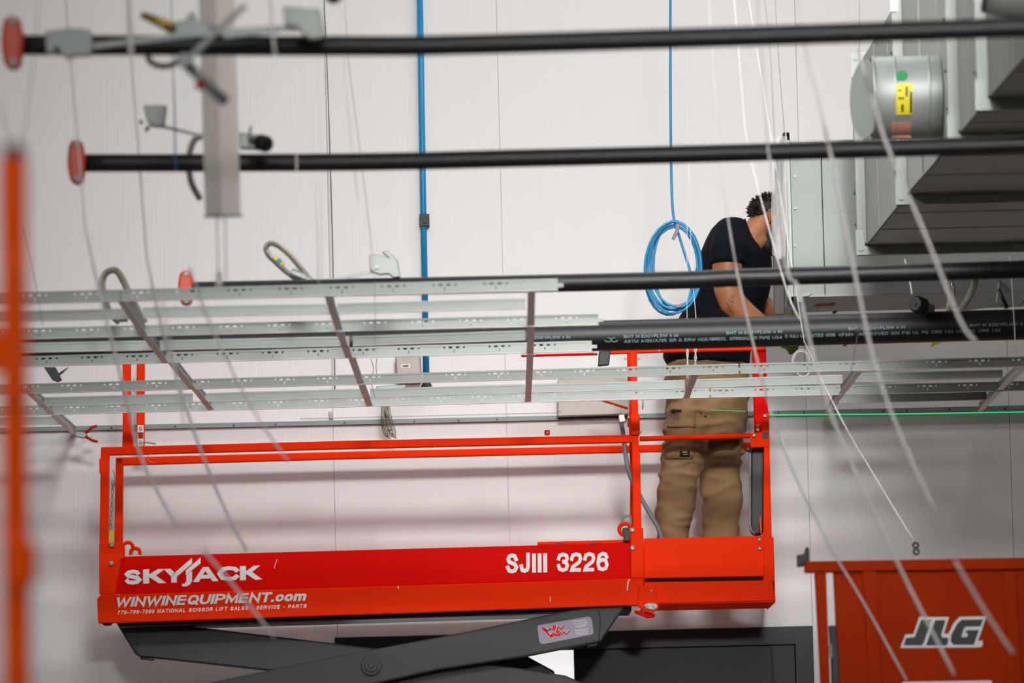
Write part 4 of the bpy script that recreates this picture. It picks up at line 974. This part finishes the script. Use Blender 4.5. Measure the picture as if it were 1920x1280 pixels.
# shirt
sh = MB()
sh.slices([(684, 1250, 1406, 0, .165), (668, 1242, 1408, 0, .17), (640, 1250, 1412, 0, .172), (600, 1270, 1424, 0, .175), (560, 1290, 1438, 0, .18), (530, 1299, 1446, 0, .19), (500, 1306, 1450, 0, .2), (482, 1310, 1448, 0, .205), (470, 1314, 1431, 0, .205), (450, 1322, 1415, 0, .2), (430, 1334, 1404, 0, .17), (416, 1348, 1398, 0, .13), (411, 1356, 1392, 0, .10)], YP, n=28, p=2.2)
tubeP(sh, [(1366, 444, -.14), (1366, 470, -.185), (1366, 496, -.19)], [30, 36, 36.5])
tubeP(sh, [(1378, 444, .14), (1388, 470, .18), (1392, 500, .18)], [30, 34, 34])
shirt = sh.build('t_shirt', M_shirt, person, remesh=0.007, sm=5)
# collar opening: trim the collar to show the neck
tubeC = MB()
cp = [(1396, 412, -.06), (1401, 428, -.10), (1410, 447, -.11), (1423, 466, -.10), (1434, 474, -.06), (1440, 478, .0)]
MB().tube(spline([PP(*p) for p in cp], 4), 0.006, 6).build('collar_band', M_shirt, person)
# trousers
tr = MB()
tr.slices([(668, 1262, 1398, 0, .15), (690, 1250, 1404, 0, .165), (720, 1246, 1406, 0, .175), (760, 1249, 1403, 0, .18), (800, 1247, 1400, 0, .17), (825, 1262, 1392, 0, .15)], YP, n=26, p=2.4)
tr.slices([(760, 1250, 1352, -.075, .095), (800, 1247, 1340, -.08, .095), (830, 1243, 1330, -.085, .092), (870, 1238, 1319, -.09, .088), (900, 1234, 1309, -.095, .084), (930, 1230, 1303, -.1, .08), (960, 1228, 1300, -.1, .078), (985, 1231, 1294, -.1, .075), (1010, 1230, 1290, -.1, .078), (1040, 1232, 1288, -.1, .072), (1078, 1230, 1290, -.1, .076)], YP, n=22)
tr.slices([(760, 1312, 1403, .08, .09), (800, 1312, 1399, .085, .09), (840, 1316, 1394, .09, .088), (870, 1316, 1391, .09, .085), (900, 1313, 1387, .095, .083), (925, 1314, 1393, .1, .08), (950, 1316, 1391, .1, .08), (975, 1318, 1386, .1, .076), (1000, 1318, 1384, .1, .078), (1040, 1322, 1380, .1, .072), (1078, 1320, 1384, .1, .076)], YP, n=22)
trousers = tr.build('work_trousers', M_pants, person, remesh=0.0075, sm=4)
# crease ripples across the knees, pocket, patch, clipped knife
from mathutils import noise as _n
for o_, amp, fr in ((trousers, 0.018, 10.0), (shirt, 0.009, 8.0)):
    for v in o_.data.vertices:
        p_ = v.co; k_ = _n.noise(Vector((p_.x * fr * .6 + p_.z * fr * .35, p_.y * fr * .4, p_.z * fr * 1.15 - p_.x * fr * .3)))
        if o_ is trousers: k_ = k_ * .6 + .75 * (.5 - abs(_n.noise(Vector((p_.x * 7 + p_.z * 9 + 5, p_.y * 6, p_.z * 15 - p_.x * 6)))) * 2.2)
        v.co += v.normal * amp * k_
def surf_on(o_):
    me = o_.data; off = wloc(o_)
    from mathutils.bvhtree import BVHTree
    bv = BVHTree.FromPolygons([v.co + off for v in me.vertices], [tuple(p.vertices) for p in me.polygons])
    def f(px, py, lift=0.003):
        d = (P(px, py, 10) - CAM).normalized(); h = bv.ray_cast(CAM, d)
        if h[0] is None: return P(px, py, YP - .17)
        return h[0] - d * lift
    return f
on_tr = surf_on(trousers)
def patch(name, x0, y0, x1, y1, m, lift, nx=8, ny=8, skew=0):
    mb = MB()
    for j in range(ny + 1):
        for i in range(nx + 1): mb.v.append(on_tr(x0 + (x1 - x0) * i / nx + skew * j / ny, y0 + (y1 - y0) * j / ny, lift))
    k = len(mb.v); mb.v += [v + Vector((0, 0.008, 0)) for v in mb.v[:]]
    w_ = nx + 1
    for j in range(ny):
        for i in range(nx):
            a = j * w_ + i; mb.f.append((a, a + 1, a + 1 + w_, a + w_))
    ring = [i for i in range(w_)] + [j * w_ + nx for j in range(1, ny + 1)] + [ny * w_ + i for i in range(nx - 1, -1, -1)] + [j * w_ for j in range(ny - 1, 0, -1)]
    for a, b in zip(ring, ring[1:] + ring[:1]): mb.f.append((a, b, b + k, a + k))
    return mb.build(name, m, person, smooth=True)
patch('cargo_pocket', 1251, 775, 1303, 860, M_pants, 0.009, skew=-4)
patch('pocket_flap', 1250, 773, 1304, 800, M_pants, 0.015)
patch('label_patch', 1275, 844, 1293, 856, M_blk, 0.014, 3, 3)
patch('label_print', 1278, 847, 1290, 848.5, M_brass, 0.016, 3, 1)
patch('label_print', 1278, 851, 1290, 852.5, M_brass, 0.016, 3, 1)
for x in (1266, 1271):
    MB().tube([on_tr(x, 768, .018), on_tr(x + 1, 786, .018)], 0.0022, 6).build('tool_clip', M_blk, person)
MB().tube([on_tr(1257, 768, .016), on_tr(1262, 770, .022), on_tr(1277, 770, .018)], [0.005, 0.008, 0.005], 8).build('folding_knife', M_blk, person)
MB().tube([on_tr(1257, 790, .016), on_tr(1264, 791, .018)], 0.004, 6).build('pocket_button', M_brass, person)
MB().tube([on_tr(x, 768 + (x - 1330) * .045, .002) for x in range(1332, 1402, 6)], 0.0012, 4).build('laser_mark', M_laser, person, label='green laser stripe on the trousers')
mb = MB().tube([on_tr(1300 + i * -.3, 780 + i * 8, .004) for i in range(0, 12)], 0.0012, 4); mb.build('seam', M_pants, person)
# boots
for x, dy in ((1264, -.1), (1356, .1)):
    b = MB(); b.slices([(1064, x - 26, x + 26, dy, .055), (1080, x - 28, x + 32, dy, .056), (1092, x - 30, x + 66, dy, .052), (1100, x - 31, x + 76, dy, .05)], YP, n=18)
    b.build('boot', M_boot, person, remesh=.008, sm=3)
# hair, beard
h = MB(); ball(h, 1440, 400, 0, 41, 38, 42); 
hb = MB()
def cone(mb, base, tip, r):
    mb.tube([base, base.lerp(tip, .5), tip], [r, r * .7, r * .12], 5)
rr_ = random.Random(5)
hair_core = MB(); ball(hair_core, 1441, 396, 0, 36, 37, 30)
c0 = PP(1440, 398, 0)
for i in range(420):
    th = math.radians(rr_.uniform(55, 215)); ph = rr_.uniform(-1, 1)
    dv = Vector((math.cos(th) * math.cos(ph), math.sin(ph) * 1.0, math.sin(th) * math.cos(ph)))
    if dv.z < -0.25: continue
    base = c0 + Vector((dv.x * 33, dv.y * 34, dv.z * 31)) / (F / YP)
    cone(hair_core, base, base + (dv + Vector((rr_.uniform(-.5, .1), rr_.uniform(-.4, .4), rr_.uniform(-.2, .4)))) * rr_.uniform(.009, .018), .0042)
hair_core.build('hair', M_hair, person)
ear = MB(); ball(ear, 1443, 403, -.095, 5, 4, 12); tubeP(ear, [(1441, 394, -.1), (1445, 392, -.1), (1447, 400, -.1), (1445, 412, -.1), (1442, 417, -.1)], [2, 2.6, 2.6, 2.4, 2]); ear.build('ear', mat('ear_skin', rgb(176, 104, 76), .5), person, remesh=.003, sm=2)
be = MB(); ball(be, 1450, 442, -.008, 24, 34, 26); ball(be, 1438, 464, -.03, 14, 30, 18); tubeP(be, [(1434, 426, -.06), (1436, 448, -.055), (1448, 470, -.03), (1460, 476, 0)], [6, 12, 12, 9]); be.build('beard', M_hair, person, remesh=.006)
for dy in (-.03, .03):
    c = PP(1485, 412, dy); MB().tube([c, c + Vector((.004, 0, 0))], .008, 10).build('eye', M_white, person)
px_tube('mouth', [(1486, 444, YP - .02), (1488, 445, YP), (1486, 444, YP + .02)], YP, .003, M_cap, person)
# gloves over the hands
for args in ((1462, 629, .80, .60, -.14, .68), (1474, 600, .92, -.2, 0.0, .68)):
    gl = MB(); hand(gl, *args); gl.build('work_glove', M_glove, person, remesh=0.0045, sm=1)
# forearm tattoo
on_b = surf_on(person); mb = MB()
rt = random.Random(2)
for i in range(9):
    x = 1364 + rt.uniform(-3, 6); y = 555 + i * 3.6
    mb.tube([on_b(x, y, .0012), on_b(x + rt.uniform(2, 7), y + rt.uniform(-4, 3), .0012), on_b(x + rt.uniform(3, 8), y + rt.uniform(2, 6), .0012)], 0.0013, 4)
mb.build('tattoo', M_dark, person, label='dark forearm tattoo')

# ================================================================ HANGER WIRES
def wirep(pts, Y, r, label, m=None, group='ceiling hanger wires', up=True):
    q = spline([P(x, y, Y) for x, y in pts], 4)
    if up:
        d = (q[0] - q[1]).normalized(); d = (d + Vector((0, 0, 2))).normalized(); k = (ZCEIL - q[0].z) / d.z
        q = [q[0] + d * k] + q
        r = [r * .55] + [r * (.55 + .45 * min(1, i / 5)) for i in range(len(q) - 1)]
    o = MB().tube(q, r, 6).build('hanger_wire', m or M_wire, smooth=True)
    tag(o, label, 'wire', group); return o
RW = [([(1352, 330), (1377, 481), (1395, 570), (1442, 760), (1490, 890), (1560, 1030), (1620, 1130), (1700, 1275)], 16.5, .0032, 'blurred hanger wire crossing the worker shirt and running down to the bottom edge'),
    ([(1398, 250), (1418, 340), (1473, 537), (1500, 600)], 18.0, .0022, 'blurred short hanger wire crossing the worker hair and beard'),
    ([(1440, 280), (1475, 504), (1496, 537), (1521, 651), (1560, 780), (1620, 920), (1700, 1090), (1790, 1265)], 14.6, .0040, 'long bent blurred hanger wire passing over the open duct end and the black maker letters'),
    ([(1500, 50), (1560, 300), (1600, 500), (1640, 680), (1690, 820), (1755, 960)], 14.0, .0040, 'blurred hanger wire crossing the branch duct face and ending above the right lift'),
    ([(1590, 30), (1640, 200), (1668, 285), (1735, 440), (1800, 600), (1830, 640)], 13.6, .0040, 'blurred hanger wire passing in front of the round duct collar')]
for pts, Y, r, lab in RW: wirep(pts, Y, r, lab, group='blurred hanger wires on the right')
wirep([(1790, 1050), (1850, 1150), (1900, 1225)], 13.2, .0036, 'blurred wire end right of the black maker letters', group='blurred hanger wires on the right', up=False)
LW = [([(160, 430), (190, 560), (235, 740), (262, 850), (300, 930), (335, 990)], 15.0, .0040, 'blurred hanger wire ending inside the left part of the lift railing', True),
    ([(275, 480), (300, 600), (335, 720), (375, 840), (420, 950), (462, 1032)], 15.5, .0042, 'blurred hanger wire whose end reaches the red side panel', True),
    ([(355, 500), (400, 620), (470, 760), (540, 865)], 14.5, .0028, 'blurred faint wire ending at the lift mid rail', False),
    ([(380, 1030), (440, 1100), (515, 1195)], 14.0, .0036, 'blurred wire end lying over the dealer lettering and dark arm', False),
    ([(300, 540), (330, 700), (345, 800)], 14.2, .0020, 'thin blurred wire beside the entry posts of the lift', False)]
for pts, Y, r, lab, up in LW: wirep(pts, Y, r, lab, group='blurred hanger wires on the left', up=up)
e_ = wirep([(1508, 640), (1545, 720), (1590, 808), (1640, 892), (1690, 975), (1714, 1012)], 19.6, .0022, 'bent white hanger wire ending in a small clip above the right lift')
mb = MB()
for (x, y, r) in ((1717, 1022, 5), (1718, 1034, 5)):
    mb.tube([P(x + r * math.cos(a), y + r * math.sin(a), 19.6) for a in [i * math.pi / 4 for i in range(8)]], .0042, 6, closed=True)
mb.build('wire_clip', M_armd, e_)
for pts, Y, r, m, lab in [
    ([(607.5, -10), (616, 200), (625, 520), (628, 730)], 23.35, .0022, M_wired, 'dark vertical cord against the wall left of the blue conduit'),
    ([(646, -10), (653, 110), (672, 260), (700, 500), (704, 660)], 17.5, .0008, M_wired, 'fine dark wire slanting toward the folded bracket by the blue conduit'),
    ([(640, 70), (652, 200), (672, 380)], 15.5, .001, M_wire, 'fine pale wire just right of the dark vertical cord'),
    ([(576, 104), (590, 300), (597, 530)], 17.0, .0016, M_wire, 'left pale wire of the pair above the folded braided hose'),
    ([(588, 104), (600, 300), (603, 520)], 17.0, .0012, M_wire, 'right pale wire of the pair above the folded braided hose'),
    ([(1288, -10), (1289, 300), (1288, 560), (1290, 700)], 21.2, .0010, M_wire, 'straight fine wire crossing the right side of the cable coil'),
    ([(1292, 300), (1297, 500), (1305, 600), (1304, 690)], 21.2, .0012, M_wire, 'fine wire that runs into the twisted tie wires'),
    ([(1433, -10), (1445, 110), (1452, 250), (1470, 500)], 18.5, .0009, M_wired, 'fine dark wire left of the plastic covered duct end'),
    ([(1453, -10), (1460, 110), (1471, 250)], 22.0, .0009, M_wired, 'fine dark wire ending on top of the branch duct'),
    ([(1611, -10), (1612, 125)], 21.2, .0010, M_wired, 'fine dark wire ending at the far corner plate of the large duct'),
    ([(1696, 485), (1706, 528), (1710, 552)], 19.0, .0014, M_wire, 'short pale wire above the right capped sprinkler'),
    ([(1890, 480), (1895, 500), (1905, 660)], 19.6, .0012, M_wire, 'fine pale wire beside the dark bracket near the right edge'),
    ([(0, 195), (14, 250), (20, 290)], 12.5, .0008, M_wired, 'fine dark wire touching the top of the orange post from the left'),
    ([(73, 0), (66, 90), (52, 200), (42, 300)], 12.0, .0009, M_wired, 'fine dark wire touching the top of the orange post from the right'),
    ([(324, 115), (327, 200), (328, 275), (330, 320)], 15.2, .0022, M_blue, 'thin blue tinted cable hanging onto the second pipe'),
    ([(241, -10), (243, 40), (246, 104)], 12.8, .0062, M_wire, 'pale rod in front of the top pipe between bracket and brass valve'),
    ([(510, 52), (516, 104)], 13.0, .0044, M_wire, 'pale rod in front of the top pipe left of the hanging plate bracket'),
    ([(556, 290), (556, 320)], 15.2, .0030, M_wire, 'pale rod in front of the second pipe right of the sprinkler cap')]:
    wirep(pts, Y, r, lab, m, group=None, up=pts[0][1] < 120)
for pts, Y, r, lab in [([(45, 425), (66, 525), (80, 610)], 17.0, .0008, 'fine dark wire right of the orange post'),
    ([(1612, 530), (1610, 610), (1596, 695)], 20.0, .0009, 'fine dark wire hanging over the printed thick pipe to the grid'),
    ([(695, 672), (700, 690), (697, 720), (703, 745)], 21.5, .0012, 'left crooked wire above the hanging wire bundle'), ([(707, 672), (705, 690), (710, 720)], 21.5, .0012, 'right crooked wire above the hanging wire bundle')]:
    wirep(pts, Y, r, lab, M_wired, group=None, up=False)
# twisted tie wires around the grid beneath the coil
e_ = empty('twisted_tie_wire', P(1305, 650, 21.25), 'pair of twisted white tie wires holding the grid before the worker', 'wire')
for s in (0, math.pi):
    q = [P(1304 + 2.0 * math.sin(i * .8 + s), 600 + i * 4, 21.25) for i in range(22)]
    MB().tube(q, .0014, 5).build('strand', M_wire, e_, smooth=True)
    q = [P(1289 + 1.6 * math.sin(i * .5 + s), 650 + i * 4, 21.3) for i in range(16)]
    MB().tube(q, .0012, 5).build('strand', M_wire, e_, smooth=True)
e_ = empty('loose_wire_loop', P(1500, 670, 21.6), 'loose curled wire loop below the green glove', 'wire')
for r_ in (14, 17):
    MB().tube([P(1502 + r_ * math.cos(a), 678 + (r_ + 6) * math.sin(a), 21.6) for a in [math.radians(d) for d in range(-200, 40, 20)]], .0011, 5).build('strand', M_wire, e_, smooth=True)
MB().tube([P(1506 + 12 * math.cos(a), 695 + 10 * math.sin(a), 21.6) for a in [math.radians(d) for d in range(20, 170, 15)]], .0016, 5).build('strand', M_wire, e_, smooth=True)
# small dark bracket hanging at the left under the grid
e_ = empty('grid_splice_bracket', P(105, 695, 21.4), 'dark angled bracket hanging in the grid near the left post', 'bracket')
slab('plate', [(82, 688), (104, 688), (116, 712), (108, 716), (98, 712)], 21.4, 0.02, M_dark, e_, 0.002)
slab('plate', [(128, 688), (105, 702), (108, 706), (118, 698)], 21.4, 0.02, M_dark, e_, 0.002)
# small hardware bits
for (x, y, lab) in ((1565, 585, 'tiny black clip on the underside of the branch duct'), (1585, 646, 'tiny steel clip hanging under the thick pipe'), ):
    o_ = MB(); c = P(x, y, 20.6 if y > 600 else 22.1); o_.tube([c + Vector((-.009, 0, -.003)), c, c + Vector((.009, 0, .004))], [.003, .006, .003], 6)
    tag(o_.build('small_clip', M_zinc if y > 600 else M_blk), lab, 'clip')
o_ = slab('yellow_tag', [(1748, 641), (1768, 641), (1745, 651)], 20.7, 0.004, M_yel, None, 0); tag(o_, 'small yellow and blue tag poking out under the thick pipe', 'tag')
